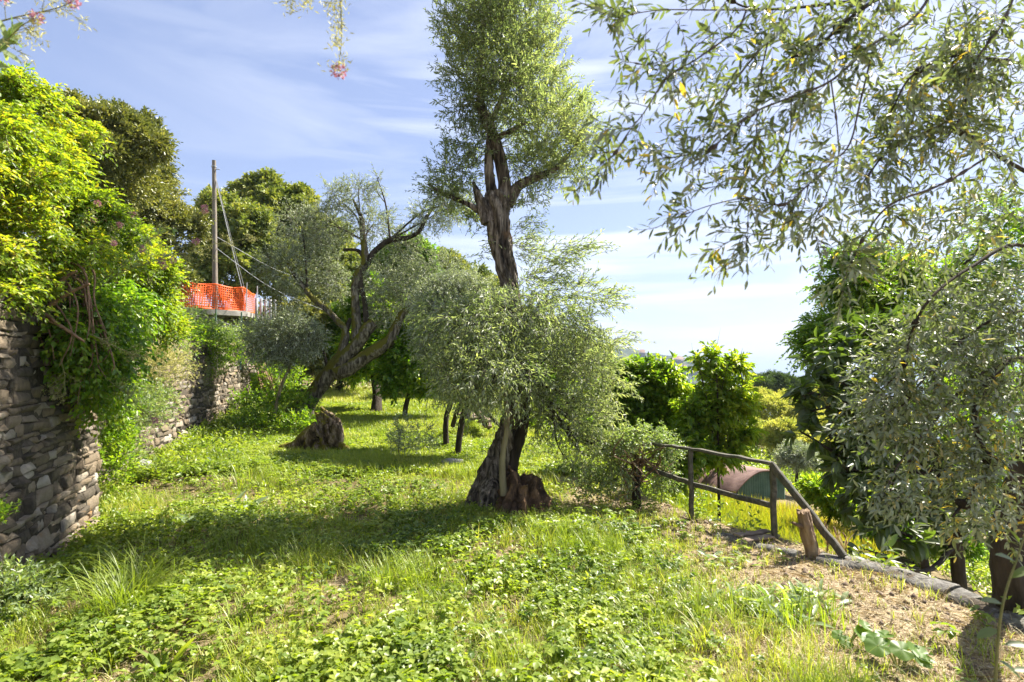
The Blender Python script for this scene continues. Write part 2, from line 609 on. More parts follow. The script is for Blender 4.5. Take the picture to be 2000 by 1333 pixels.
M['flower'] = leafmat('pink_flower', [(0, (.32, .10, .14)), (1, (.55, .26, .32))], .3, .6, tboost=(1.1, 1, 1))
M['seed'] = leafmat('seed_stalk', [(0, (.22, .22, .07)), (1, (.45, .42, .18))], .3, .6, tboost=(1.2, 1.2, .8))
M['pine'] = leafmat('pine_needle', [(0, (.04, .07, .025)), (1, (.12, .16, .045))], .15, .55)
M['bark'] = surf('olive_bark', [(.36, (.02, .016, .012)), (.5, (.13, .105, .078)), (.64, (.40, .34, .27))], 20, .9, 1.0, 40, stretch=(1, 1, .16), dist=.05, spots=((.20, .12, .06), 2.6, .6))
M['barkdark'] = surf('dark_bark', [(.3, (.018, .014, .010)), (.6, (.07, .055, .04)), (.8, (.13, .105, .08))], 9, .9, .9, 24, stretch=(1, 1, .3), dist=.03)
M['barkmoss'] = surf('mossy_bark', [(.36, (.025, .018, .012)), (.5, (.12, .10, .075)), (.66, (.32, .28, .22))], 16, .9, 1.0, 34, stretch=(1, 1, .25), moss=((.13, .12, .015), .12), dist=.03)
M['stump'] = surf('stump_wood', [(.34, (.02, .015, .010)), (.5, (.15, .105, .065)), (.66, (.48, .38, .28))], 14, .9, 1.0, 22, stretch=(1, 1, .22), moss=((.14, .12, .012), .06), dist=.04)
M['rotten'] = surf('rotten_wood', [(.3, (.02, .014, .010)), (.5, (.10, .062, .038)), (.72, (.32, .19, .10))], 10, .95, 1.0, 26, stretch=(1, 1, .5), dist=.04)
M['palebark'] = surf('pale_bark', [(.3, (.12, .10, .05)), (.7, (.34, .29, .17))], 12, .8, .3, 30, stretch=(1, 1, .2))
M['twig'] = surf('twig_bark', [(.3, (.05, .04, .035)), (.7, (.14, .11, .09))], 30, .8, .2)
M['greentwig'] = surf('green_stem', [(.3, (.14, .16, .05)), (.7, (.28, .26, .10))], 30, .7, .2)
M['vine'] = surf('vine_wood', [(.3, (.09, .05, .03)), (.7, (.32, .21, .13))], 20, .85, .5)
M['stone'] = surf('wall_stone', [(.12, (.05, .043, .034)), (.34, (.14, .118, .088)), (.5, (.25, .195, .13)), (.66, (.32, .275, .21)), (.9, (.50, .46, .40))], 16, .9, 1.0, 60, usetint=.58, dist=.03,
                  spots=((.30, .17, .065), 3.2, .63))
M['mortar'] = surf('wall_core', [(.3, (.03, .025, .018)), (.7, (.12, .10, .075))], 30, 1, 1, 30)
M['rock'] = surf('rock', [(.3, (.12, .12, .115)), (.5, (.26, .255, .245)), (.7, (.42, .41, .40))], 12, .9, .8, 30)
M['kerb'] = surf('kerb_stone', [(.3, (.08, .075, .065)), (.5, (.20, .19, .17)), (.7, (.34, .33, .30))], 22, .92, 1.0, 60, spots=((.12, .095, .065), 7, .5), dist=.03)
M['timber'] = surf('rail_timber', [(.3, (.055, .052, .040)), (.5, (.095, .088, .068)), (.7, (.16, .145, .115))], 18, .8, .5, 60, stretch=(1, 1, 1), spots=((.05, .075, .05), 4, .57))
M['log'] = surf('cut_log', [(.34, (.09, .055, .03)), (.5, (.26, .18, .11)), (.66, (.46, .36, .25))], 8, .85, .8, 26, stretch=(1, 1, .2))
M['pole'] = surf('pole_wood', [(.3, (.12, .10, .08)), (.7, (.30, .26, .21))], 5, .85, .4, 22, stretch=(3, 3, .4))
M['wire'] = surf('wire', [(.3, (.25, .26, .27)), (.7, (.45, .46, .47))], 10, .5, .1)
M['concrete'] = surf('concrete', [(.3, (.20, .19, .17)), (.7, (.40, .38, .34))], 4, .9, .4, 20)
M['orange'] = surf('orange_net', [(.3, (.75, .10, .015)), (.7, (.90, .16, .03))], 3, .5, .1)
M['rust'] = surf('rust_roof', [(.35, (.09, .05, .04)), (.5, (.19, .11, .09)), (.65, (.30, .19, .155))], 2.5, .75, .3, 20)
M['greensheet'] = surf('green_sheet', [(.3, (.05, .10, .075)), (.7, (.12, .19, .15))], 3, .6, .2, 20)
M['sticks'] = surf('stick_wood', [(.3, (.10, .055, .035)), (.7, (.30, .19, .13))], 9, .85, .4)
M['plank'] = surf('old_plank', [(.3, (.09, .065, .045)), (.5, (.2, .15, .11)), (.7, (.35, .28, .22))], 6, .9, .6, 24)
M['housewall'] = surf('house_wall', [(.3, (.20, .13, .09)), (.7, (.28, .19, .13))], .05, .9, .0)
M['housepale'] = surf('house_wall_pale', [(.3, (.30, .25, .20)), (.7, (.38, .33, .28))], .05, .9, .0)
M['houseroof'] = surf('house_roof', [(.3, (.13, .07, .05)), (.7, (.2, .11, .08))], .4, .9, .0)
M['window'] = surf('house_window', [(.3, (.03, .035, .04)), (.7, (.06, .065, .07))], 1, .3, .0)

# ------------------------------------------------------------------ terrain
XW = np.array([[-20, 0.9], [0, -2.2], [4.0, -3.55], [5.2, -4.1], [6.3, -4.5], [6.36, -5.3], [18.0, -8.2], [30, -12], [60, -24], [400, -200]])
XE = np.array([[-20, 6.5], [0, 4.3], [3.5, 3.28], [4.9, 2.92], [5.5, 2.64], [6.4, 2.12], [9.7, .85], [14, .4], [22, 0.2], [40, 2], [400, 60]])


def xw(y):
    return np.interp(y, XW[:, 0], XW[:, 1])


def xe(y):
    return np.interp(y, XE[:, 0], XE[:, 1])


def zg(x, y, rough=True):
    x, y = np.asarray(x, float), np.asarray(y, float)
    b = np.where(y < 7, 0, .05 * (np.minimum(y, 24) - 7)) + .04 * np.maximum(y - 24, 0) - .0016 * np.maximum(y - 60, 0) ** 2
    d = xw(y) - x
    wd = .45 + np.maximum(y - 18.2, 0) * .6
    up = 2.05 * sst(.18, wd, d) + .42 * np.maximum(d - 3.2, 0)
    e = x - xe(y)
    soft = .75 + .12 * np.maximum(y - 7, 0)
    dn = 1.2 * sst(.02, soft, e) + .13 * np.maximum(e - 1.5, 0) + .17 * np.maximum(e - 6, 0) + .0008 * np.maximum(e - 6, 0) ** 2
    z = b + np.minimum(up, 24) - dn
    if rough:
        p = np.stack([x, y], -1)
        z = z + .10 * (fbm(p, .7, 3, 2) - .5) + .035 * (vn(p, 3.2, 9) - .5) + .5 * (fbm(p, .12, 8, 2) - .5) * sst(20, 40, y)
    return np.maximum(z, -112)


def spaced(segs):
    out = []
    for a, b, s in segs:
        out.append(np.arange(a, b, s))
    out.append([segs[-1][1]])
    return np.concatenate(out)


def dirtmask(x, y):
    x, y = np.asarray(x, float), np.asarray(y, float)
    p = np.stack([x, y], -1)
    e = x - xe(y)
    sh = np.clip((y - 3.8) * .62, -.3, 2.0)
    near = sst(-2.9, -1.2, e - sh + 1.6 * (fbm(p, .9, 21, 3) - .5)) * (1 - .55 * sst(6.5, 9.5, y))
    patch = sst(.60, .72, fbm(p, 1.1, 33, 3)) * .7
    low = sst(1.2, 2.5, e)
    return np.clip(np.maximum(near, patch) * (1 - low) + .15 * low, 0, 1)


gx = spaced([(-320, -60, 20), (-60, -14, 2), (-14, -6.2, .22), (-6.2, 6.5, .09), (6.5, 16, .35), (16, 60, 2), (60, 420, 20)])
gy = spaced([(-20, 1.5, .8), (1.5, 9, .09), (9, 24, .22), (24, 60, 1.5), (60, 420, 20)])
GX, GY = np.meshgrid(gx, gy)
GZ = zg(GX, GY)
fine = sst(1.0, 2.0, GY) * (1 - sst(9, 14, GY))
GZ = GZ + .03 * (fbm(np.stack([GX, GY], -1), 7, 17, 2) - .5) * fine
mb = MB()
ny, nx = GX.shape
i = np.arange(ny - 1)[:, None] * nx + np.arange(nx - 1)[None]
F = np.stack([i, i + 1, i + nx + 1, i + nx], -1).reshape(-1, 4)
mb.add(np.stack([GX, GY, GZ], -1).reshape(-1, 3), F, 0, dirtmask(GX, GY).ravel())
m, n, l = mat('soil')
at = N(n, 'ShaderNodeAttribute', attribute_name='tint')
tcn = n.new('ShaderNodeTexCoord')
nz1 = N(n, 'ShaderNodeTexNoise', inp={'Scale': 5.0, 'Detail': 10.0, 'Roughness': .7})
l.new(tcn.outputs['Object'], nz1.inputs[0])
nz3 = N(n, 'ShaderNodeTexNoise', inp={'Scale': 40.0, 'Detail': 6.0, 'Roughness': .75})
l.new(tcn.outputs['Object'], nz3.inputs[0])
rg_ = ramp(n, [(.3, (.06, .05, .025)), (.5, (.14, .11, .055)), (.7, (.28, .22, .13))])
l.new(nz1.outputs['Fac'], rg_.inputs[0])
rd_ = ramp(n, [(.3, (.10, .075, .045)), (.48, (.29, .225, .14)), (.66, (.52, .44, .30))])
l.new(nz3.outputs['Fac'], rd_.inputs[0])
mx = N(n, 'ShaderNodeMix', data_type='RGBA')
l.new(at.outputs['Fac'], mx.inputs['Factor'])
l.new(rg_.outputs[0], mx.inputs['A'])
l.new(rd_.outputs[0], mx.inputs['B'])
pb = N(n, 'ShaderNodeBsdfPrincipled', inp={'Roughness': .95, 'Specular IOR Level': .15})
l.new(mx.outputs['Result'], pb.inputs['Base Color'])
bp = N(n, 'ShaderNodeBump', inp={'Strength': .8, 'Distance': .02})
l.new(nz3.outputs['Fac'], bp.inputs['Height'])
l.new(bp.outputs[0], pb.inputs['Normal'])
o = n.new('ShaderNodeOutputMaterial')
l.new(pb.outputs[0], o.inputs[0])
tag(mb.build('ground', m, smooth=True), kind='structure')

# sea to the horizon
m, n, l = mat('sea_water')
tcn = n.new('ShaderNodeTexCoord')
nz1 = N(n, 'ShaderNodeTexNoise', inp={'Scale': .01, 'Detail': 6.0})
l.new(tcn.outputs['Object'], nz1.inputs[0])
bp = N(n, 'ShaderNodeBump', inp={'Strength': .3, 'Distance': 2.0})
l.new(nz1.outputs['Fac'], bp.inputs['Height'])
pb = N(n, 'ShaderNodeBsdfPrincipled', inp={'Roughness': .35, 'Base Color': (.03, .07, .10, 1)})
l.new(bp.outputs[0], pb.inputs['Normal'])
o = n.new('ShaderNodeOutputMaterial')
l.new(pb.outputs[0], o.inputs[0])
mb = MB()
mb.add([[-30000, -200, -105], [30000, -200, -105], [30000, 28000, -105], [-30000, 28000, -105]], [[0, 1, 2, 3]])
tag(mb.build('sea', m), kind='structure')

# distant hill with a village on its crest
HY = 1300.
k_ = HY / FPX
sk = np.array([[700, 600], [900, 626], [1050, 645], [1150, 660], [1185, 668], [1230, 681], [1290, 692], [1340, 699], [1400, 705], [1440, 711], [1470, 724], [1500, 745], [1560, 775], [1640, 800]])


def hillz(x, y):
    px = 1000 + x / k_
    ridge = (722 - np.interp(px, sk[:, 0], sk[:, 1])) * k_ + CAMH
    t = np.clip((y - HY) / 420, -1, 1.4)
    f = np.where(t < 0, (1 - np.abs(t)) ** 1.15, 1 - .5 * t * t)
    z = -130 + (ridge + 130) * f
    p = np.stack([x, y], -1)
    return z + 12 * (fbm(p, .012, 4, 3) - .5) * sst(0, .5, np.abs(t)) - 3


hx = np.linspace(-420, 900, 240)
hy = np.linspace(HY - 430, HY + 560, 130)
HX, HYY = np.meshgrid(hx, hy)
HZ = hillz(HX, HYY) + 5.5 * (fbm(np.stack([HX, HYY], -1), .07, 14, 2) ** 1.3)
mb = MB()
ny, nx = HX.shape
i = np.arange(ny - 1)[:, None] * nx + np.arange(nx - 1)[None]
F = np.stack([i, i + 1, i + nx + 1, i + nx], -1).reshape(-1, 4)
mb.add(np.stack([HX, HYY, HZ], -1).reshape(-1, 3), F)
tag(mb.build('hill', surf('hill_woods', [(.35, (.015, .025, .012)), (.55, (.04, .06, .025)), (.72, (.12, .12, .06))], .03, .95, .8, .12, dist=4.)), kind='structure')

# ------------------------------------------------------------------ dry-stone walls
def stone_wall(path, z0f, z1, thick, rg, rows=(.028, .11), wid=(.07, .34), nu=7, nv=5, batter=.06, bulge=.014, split=.35):
    path = np.asarray(path, float)
    sl = np.concatenate([[0], np.cumsum(np.linalg.norm(np.diff(path, axis=0), axis=1))])
    Ltot = sl[-1]

    def frame(s):
        x, y = np.interp(s, sl, path[:, 0]), np.interp(s, sl, path[:, 1])
        e = .05
        dx = np.interp(s + e, sl, path[:, 0]) - np.interp(s - e, sl, path[:, 0])
        dy = np.interp(s + e, sl, path[:, 1]) - np.interp(s - e, sl, path[:, 1])
        q = np.maximum(np.hypot(dx, dy), 1e-6)
        return x, y, dy / q, -dx / q
    mbs, core = MB(), MB()

    def wpt(s, z, d):
        x, y, nxx, nyy = frame(s)
        dd = d - batter * z
        return np.stack([x + nxx * dd, y + nyy * dd, z + 0 * s], -1)
    zmin = float(min(z0f(*path[k]) for k in range(len(path)))) - .35
    z = zmin
    us = np.concatenate([[0], np.linspace(.04, .96, nu - 2), [1]])
    vs = np.concatenate([[0], np.linspace(.07, .93, max(nv - 2, 2)), [1]])
    nv = len(vs)
    Ug, Vg = np.meshgrid(us, vs)
    idx = np.arange(nv * nu).reshape(nv, nu)
    quads = np.stack([idx[:-1, :-1], idx[:-1, 1:], idx[1:, 1:], idx[1:, :-1]], -1).reshape(-1, 4)
    per = np.concatenate([idx[0, :], idx[1:, -1], idx[-1, -2::-1], idx[-2:0:-1, 0]])
    nper = len(per)
    while z < z1:
        h = rg.uniform(*rows) * (1.9 if rg.random() < .16 else 1)
        s = -rg.uniform(0, .3)
        while s < Ltot:
            w = rg.uniform(*wid) * (1 + (h - rows[0]) * 2)
            subs = [(z, h)]
            if h > .11 and rg.random() < split:
                q = rg.uniform(.35, .65)
                subs = [(z, h * q), (z + h * q, h * (1 - q))]
            for zz, hh in subs:
                g = rg.uniform(.001, .007)
                wav = .06 * (vn(np.array([[s * .8, zz * .5, 0]]), 1, 2)[0] - .5)
                cj = rg.normal(0, 1, (4, 2)) * [.016, min(.016, hh * .16)]
                a, b = s + g, s + w - g
                g2 = g * .5
                c, d = zz + g2 + wav, zz + hh - g2 + wav
                ss = (a + cj[0, 0]) * (1 - Ug) * (1 - Vg) + (b + cj[1, 0]) * Ug * (1 - Vg) + (b + cj[2, 0]) * Ug * Vg + (a + cj[3, 0]) * (1 - Ug) * Vg
                zs = (c + cj[0, 1] * .5) * (1 - Ug) * (1 - Vg) + (c + cj[1, 1] * .5) * Ug * (1 - Vg) + (d + cj[2, 1] * .5) * Ug * Vg + (d + cj[3, 1] * .5) * (1 - Ug) * Vg
                edge = np.minimum(np.minimum(Ug, 1 - Ug) * w, np.minimum(Vg, 1 - Vg) * hh)
                dep = rg.uniform(-.02, .02) + bulge * np.clip(edge / .012, 0, 1) + .03 * (fbm(np.stack([ss * 9, zs * 16, ss * 0 + s], -1), 1, 5, 3) - .5) + .022 * (vn(np.stack([ss * 34, zs * 48, ss * 0 + s], -1), 1, 6) - .5)
                dep = dep + rg.normal(0, .035) * (Ug - .5) + rg.normal(0, .03) * (Vg - .5)
                V = wpt(ss.ravel(), zs.ravel(), dep.ravel())
                back = wpt(ss.ravel()[per], zs.ravel()[per], np.full(nper, -.14))
                VV = np.vstack([V, back])
                k = np.arange(nper)
                side = np.stack([per[k], per[(k + 1) % nper], nu * nv + (k + 1) % nper, nu * nv + k], 1)[:, ::-1]
                mbs.add(VV, np.concatenate([quads, side]), 0, np.clip(rg.normal(.48, .3), 0, 1))
            s += w
        z += h
    ns = 40
    ss = np.linspace(0, Ltot, ns)
    rings = []
    for dd, zz in ((-.004, zmin), (-.004, z1 - .03), (-thick, z1 - .03), (-thick, zmin)):
        rings.append(wpt(ss, np.full(ns, zz), np.full(ns, dd)))
    V = np.stack(rings, 1).reshape(-1, 3)
    i = np.arange(ns - 1)[:, None] * 4
    j = np.arange(4)[None]
    F = np.stack([i + j, i + (j + 1) % 4, i + 4 + (j + 1) % 4, i + 4 + j], -1).reshape(-1, 4)
    core.add(V, F)
    core.add(V[:4], [[0, 1, 2, 3]])
    core.add(V[-4:], [[3, 2, 1, 0]])
    return mbs, core


def zgf(x, y):
    return float(zg(x, y))


rg = np.random.default_rng(1)
t = thing('stone_wall', (-4.1, 5.2, 0), 'tall dry stone wall of rough grey and ochre blocks, nearest at the left', 'stone wall')
a_, b_ = stone_wall([(-2.2, 0.2), (-3.55, 4.0), (-4.1, 5.2), (-4.5, 6.3), (-5.1, 6.42)], zgf, 2.3, .6, rg)
a_.build('stone_facing', M['stone'], t)
b_.build('wall_core', M['mortar'], t)
t = thing('stone_wall', (-8.2, 18, .5), 'long low stone wall overgrown at its top, running back behind the leaning olive', 'stone wall')
a_, b_ = stone_wall([(-5.25, 6.5), (-8.2, 18), (-9.2, 18.2)], zgf, 2.3, .55, rg, rows=(.04, .12), wid=(.09, .34), nu=4, nv=4)
a_.build('stone_facing', M['stone'], t)
b_.build('wall_core', M['mortar'], t)

# ------------------------------------------------------------------ upper platform with orange netting, pole and cables
PN = [P(347, 598, 16.6), P(420, 604, 17.2), P(478, 609, 17.8), P(499, 611, 19.2)]
PT = [P(347, 549, 16.6), P(420, 556, 17.2), P(478, 563, 17.8), P(499, 577, 19.2)]
zpl = float(np.mean([p[2] for p in PN])) - .04
t = thing('terrace_platform', (-9.6, 18, 2.2), 'small concrete terrace on a stone base beneath the orange netting', 'terrace')
mb = MB()
pl = [(PN[0][0] - .1, PN[0][1] - .1), (PN[2][0] + .12, PN[2][1] - .12), (PN[3][0] + .15, PN[3][1] + .3), (PN[3][0] - 4, PN[3][1] + 2.5), (PN[0][0] - 3.5, PN[0][1] + 1)]


def prism(mb, poly, z0, z1, mi=0, tint=.5):
    n = len(poly)
    V = [(x, y, z0) for x, y in poly] + [(x, y, z1) for x, y in poly]
    mb.add(V, [[k, (k + 1) % n, n + (k + 1) % n, n + k] for k in range(n)], mi, tint)
    mb.add(V, [list(range(n, 2 * n))], mi, tint)
    mb.add(V, [list(range(n))[::-1]], mi, tint)


prism(mb, pl, zpl - .16, zpl)
mb.build('slab', M['concrete'], t)
rgp = np.random.default_rng(5)
a_, b_ = stone_wall([(pl[0][0] + .1, pl[0][1] + .12), (pl[1][0] - .1, pl[1][1] + .15), (pl[2][0] - .1, pl[2][1])], lambda x, y: 1.9, zpl - .17, 1.2, rgp, nu=4, nv=4)
a_.build('base_wall', M['stone'], t)
b_.build('wall_core', M['mortar'], t)


def ribbon_net(mb, A, B, nx_, nz_, rg, sag=.03, w=.011):
    """grid netting between lower polyline A and upper polyline B (k,3)"""
    A, B = np.asarray(A, float), np.asarray(B, float)
    sa = np.linspace(0, 1, nx_ + 1)
    t_ = np.linspace(0, 1, len(A))

    def pt(s, v):
        a = np.array([np.interp(s, t_, A[:, k]) for k in range(3)]).T
        b = np.array([np.interp(s, t_, B[:, k]) for k in range(3)]).T
        v = np.broadcast_to(v, s.shape)
        q = a * (1 - v[:, None]) + b * v[:, None]
        q[..., 2] -= sag * np.sin(s * np.pi * (len(A) - 1)) ** 2 * v
        q[..., 1] += .05 * np.sin(s * 23 + 2 * v)
        return q
    dn = nrm(np.cross(B[0] - A[0], A[-1] - A[0]))
    up = np.array([0, 0, 1.])
    for k in range(nz_ + 1):
        ww = w * (2.2 if k in (0, nz_) else 1)
        c = pt(np.linspace(0, 1, nx_ * 1 + 1), k / nz_)
        m_ = len(c)
        V = np.stack([c - up * ww / 2 - dn * .0015, c + up * ww / 2 - dn * .0015, c + up * ww / 2 + dn * .0015, c - up * ww / 2 + dn * .0015], 1).reshape(-1, 3)
        i = np.arange(m_ - 1)[:, None] * 4
        j = np.arange(4)[None]
        mb.add(V, np.stack([i + j, i + (j + 1) % 4, i + 4 + (j + 1) % 4, i + 4 + j], -1).reshape(-1, 4))
    for k in range(nx_ + 1):
        c = pt(np.full(6, k / nx_), np.linspace(0, 1, 6))
        s_ = nrm(pt(np.array([min(1, k / nx_ + .01)]), np.array([.5])) - pt(np.array([max(0, k / nx_ - .01)]), np.array([.5])))[0]
        V = np.stack([c - s_ * w / 2 - dn * .002, c + s_ * w / 2 - dn * .002, c + s_ * w / 2 + dn * .002, c - s_ * w / 2 + dn * .002], 1).reshape(-1, 3)
        i = np.arange(5)[:, None] * 4
        j = np.arange(4)[None]
        mb.add(V, np.stack([i + j, i + (j + 1) % 4, i + 4 + (j + 1) % 4, i + 4 + j], -1).reshape(-1, 4))


t = thing('safety_netting', PN[0], 'orange plastic safety netting strung round the raised terrace by the pole', 'netting')
mb = MB()
ribbon_net(mb, PN, PT, 50, 10, rg, w=.022, sag=.04)
mb.build('net', M['orange'], t)
mb = MB()
ribbon_net(mb, [P(352, 596, 17.6), P(420, 600, 18.6), P(478, 610, 18.3)], [P(352, 566, 17.6), P(425, 556, 18.6), P(480, 596, 18.3)], 30, 8, rg, w=.022)
mb.build('net', M['orange'], t)
for q in (PN[0], PN[2], PN[3]):
    mb = MB()
    tube(mb, [q + [.02, .05, -.15], q + [.02, .05, .92]], [.018, .018], 6, 4)
    mb.build('post', M['wire'], t)

t = thing('utility_pole', P(420, 640, 18.2), 'weathered wooden utility pole rising beside the orange netting', 'utility pole')
mb = MB()
tube(mb, [P(421, 650, 18.2), P(419.5, 500, 18.2), P(418, 314, 18.2)], [.088, .078, .06], 12, 14, rough=.05, seed=3)
mb.build('pole', M['pole'], t)
mb = MB()
box(mb, P(420, 331, 18.2) + [0.05, 0, 0], (.10, .012, .012))
tube(mb, [P(418, 325, 18.2) + [0, 0, 0], P(418, 327, 18.2)], [.078, .078], 12, 2)
mb.build('bracket', M['wire'], t)
for nm, a, b, sg in (('guy_wire', P(420, 345, 18.2), P(483, 607, 18.0), .02), ('guy_wire', P(421, 345, 18.2), P(478, 566, 20.5), .02)):
    mb = MB()
    tube(mb, [a, (a + b) / 2 - [0, 0, sg], b], .012, 5, 10)
    mb.build(nm, M['wire'], t)
for a, b, sg, lb in ((P(421, 484, 18.2), P(640, 610, 17), .25, 'slack cable running from the pole into the leaning olive crown'),
                     (P(421, 462, 18.2), P(660, 560, 21), .3, 'thin upper cable running from the pole toward the dark trees')):
    mb = MB()
    tube(mb, [a, (a + b) / 2 - [0, 0, sg], b], .010, 5, 14)
    tag(mb.build('cable', M['wire']), lb, 'cable')

# wire mesh fence below the platform
t = thing('mesh_fence', P(352, 680, 15.6), 'sagging wire mesh fence with thin dark posts below the orange netting', 'fence')
mb = MB()
A = [P(352, 680, 15.4), P(420, 684, 15.8), P(470, 688, 16.3)]
B = [P(352, 608, 15.4), P(420, 622, 15.8), P(470, 640, 16.3)]
ribbon_net(mb, A, B, 34, 14, rg, w=.006)
mb.build('mesh', M['wire'], t)
for q in A:
    mb = MB()
    tube(mb, [q - [0, 0, .5], q + [0, 0, 1.15]], .022, 6, 4)
    mb.build('post', M['greensheet'], t)
t = thing('metal_fence', P(515, 640, 17.6), 'short row of grey metal fence stakes right of the orange netting', 'fence')
for k in range(5):
    q = P(500 + k * 9, 640, 18.2 + .3 * k)
    mb = MB()
    box(mb, q + [0, 0, .45], (.045, .012, .5))
    mb.build('stake', M['wire'], t)
mb = MB()
beam(mb, P(499, 622, 18.25), P(537, 622, 19.45), .015, .03)
mb.build('rail', M['wire'], t)

# bundle of sticks leaning at the end of the far wall
for k in range(9):
    a = P(512 + k * 4.2 + rg.normal(0, 1), 768 + rg.normal(0, 6), 17.3 + .08 * k)
    b = P(497 + k * 3.4 + rg.normal(0, 2), 700 + rg.normal(0, 6), 17.9 + .08 * k)
    mb = MB()
    tube(mb, [a, (a + b) / 2 + rg.normal(0, .015, 3), b], [.03, .028, .022], 7, 7, rough=.15, seed=k)
    tag(mb.build('wooden_stick', M['sticks']), 'brown wooden stick, %s from the left in the bundle leaning at the far wall end' % ['first', 'second', 'third', 'fourth', 'fifth', 'sixth', 'seventh', 'eighth', 'ninth'][k], 'stick', 'sticks leaning at the wall end')

# ------------------------------------------------------------------ timber handrail at the terrace edge
t = thing('handrail', (2.05, 6.4, -.3), 'weathered timber handrail with two rails along the terrace edge, last bar sloping down', 'railing')
p1, p2 = P(1350, 1003, 6.4), P(1514, 1054, 5.5)
T0, T1, T2, T3 = P(1262, 866, 7.0), P(1349, 877, 6.4), P(1509, 906, 5.5), P(1648, 1086, 4.85)


def strip(mb, pts, w, h, seed=0):
    for a, b in zip(pts[:-1], pts[1:]):
        beam(mb, a, b, w, h, seed=seed)


mb = MB()
strip(mb, [T0, T1, T2], .06, .03, 1)
mb.build('top_rail', M['timber'], t)
mb = MB()
beam(mb, T2 + [-.01, .0, -.005], T3, .038, .062, seed=2)
mb.build('sloping_rail', M['timber'], t)
mb = MB()
beam(mb, P(1262, 914, 7.0) + [0, .0, 0], P(1349, 945, 6.43), .035, .05, seed=4)
beam(mb, P(1349, 945, 6.43), P(1512, 989, 5.53), .035, .05, seed=5)
mb.build('middle_rail', M['timber'], t)
for a, b in ((p1 - [0, 0, .25], T1 - [0, 0, .02]), (p2 - [0, 0, .25], T2 - [0, 0, .02])):
    mb = MB()
    beam(mb, a, b, .045, .048, seed=int(a[0] * 9))
    mb.build('post', M['timber'], t)

# standing cut log beside the sloping rail
t = thing('log_post', P(1580, 1075, 5.0), 'short cut log with a side stub standing beside the sloping rail', 'log')
mb = MB()
tube(mb, [P(1590, 1085, 5.02), P(1578, 1045, 5.0), P(1568, 1000, 5.0)], [.054, .052, .047], 36, 50, flute=.28, rough=.3, seed=4, nf=4, jag=.06)
mb.build('trunk', M['log'], t)
mb = MB()
tube(mb, [P(1568, 1030, 4.98), P(1547, 1021, 4.93)], [.018, .012], 8, 5, rough=.2)
mb.build('branch_stub', M['log'], t)

# concrete kerb stones along the right edge of the terrace
ky = [(1400, 1040, 5.75, 1470, 1058, 5.4), (1478, 1060, 5.35, 1560, 1083, 5.05), (1600, 1088, 4.95, 1735, 1108, 4.62), (1738, 1110, 4.6, 1860, 1160, 4.2), (1864, 1163, 4.15, 1960, 1198, 3.9), (1964, 1202, 3.85, 2080, 1260, 3.5)]
kl = ['thin kerb slab near the foot of the second railing post', 'kerb slab behind the standing log', 'long concrete kerb slab below the end of the sloping rail',
      'cracked kerb slab of the terrace edge, just right of the railing end', 'pale kerb slab of the terrace edge beside the dark trunk', 'last kerb slab of the terrace edge, lowest one at the right']
for q, lb in zip(ky, kl):
    a, b = P(*q[:3]), P(*q[3:])
    a[2] = zgf(a[0] - .12, a[1]) + .01
    b[2] = zgf(b[0] - .12, b[1]) + .01
    mb = MB()
    n_ = 40
    cc = a + (b - a) * np.linspace(0, 1, n_)[:, None]
    s_ = nrm(np.cross(b - a, [0, 0, 1.]))
    hw = (.12 if q[0] > 1590 else .07) + .07 * (fbm(cc, 5, 3, 3) - .5)
    rings = []
    for sx, sz in ((-1, -.10), (-1, .005), (-.85, .03), (-.2, .036), (.8, .03), (1, .0), (1, -.16)):
        off = .045 * (fbm(cc * 1.0 + sx * 3, 7, 7, 3) - .5)
        rings.append(cc + s_ * (hw * sx)[:, None] + np.array([0, 0, 1.]) * (sz + off)[:, None])
    V = np.stack(rings, 1).reshape(-1, 3)
    kk = 7
    i = np.arange(n_ - 1)[:, None] * kk
    j = np.arange(kk)[None]
    mb.add(V, np.stack([i + j, i + (j + 1) % kk, i + kk + (j + 1) % kk, i + kk + j], -1).reshape(-1, 4))
    mb.add(V[:kk], [list(range(kk))])
    mb.add(V[-kk:], [list(range(kk))[::-1]])
    tag(mb.build('kerb_stone', M['kerb'], smooth=False), lb, 'kerb')

# planks lying by the second post
for q, lb in (((1440, 1052, 1500, 1040, 5.55), 'dark weathered plank lying on bare soil before the second railing post'),
              ((1452, 1062, 1518, 1050, 5.42), 'shorter broken plank lying nearest the second railing post foot')):
    a, b = P(q[0], q[1], q[4]), P(q[2], q[3], q[4] + .12)
    a[2], b[2] = zgf(a[0], a[1]) + .045, zgf(b[0], b[1]) + .05
    mb = MB()
    beam(mb, a, b, .09, .02, seed=int(q[0]))
    tag(mb.build('plank', M['plank']), lb, 'plank')

# ------------------------------------------------------------------ shed with barrel roof
t = thing('garden_shed', P(1480, 975, 14), 'low garden shed with curved rusty roof and green corrugated end wall', 'shed')
C0 = P(1487, 972, 13.5)
ax_ = nrm(np.array([-.45, .89, 0]))        # roof axis, going back to the left
gx_ = nrm(np.array([.89, .45, 0]))         # along the gable
Hw = .20
gw = .86


def arch(s):
    return Hw + .42 * (1 - (s / 1.12) ** 2)


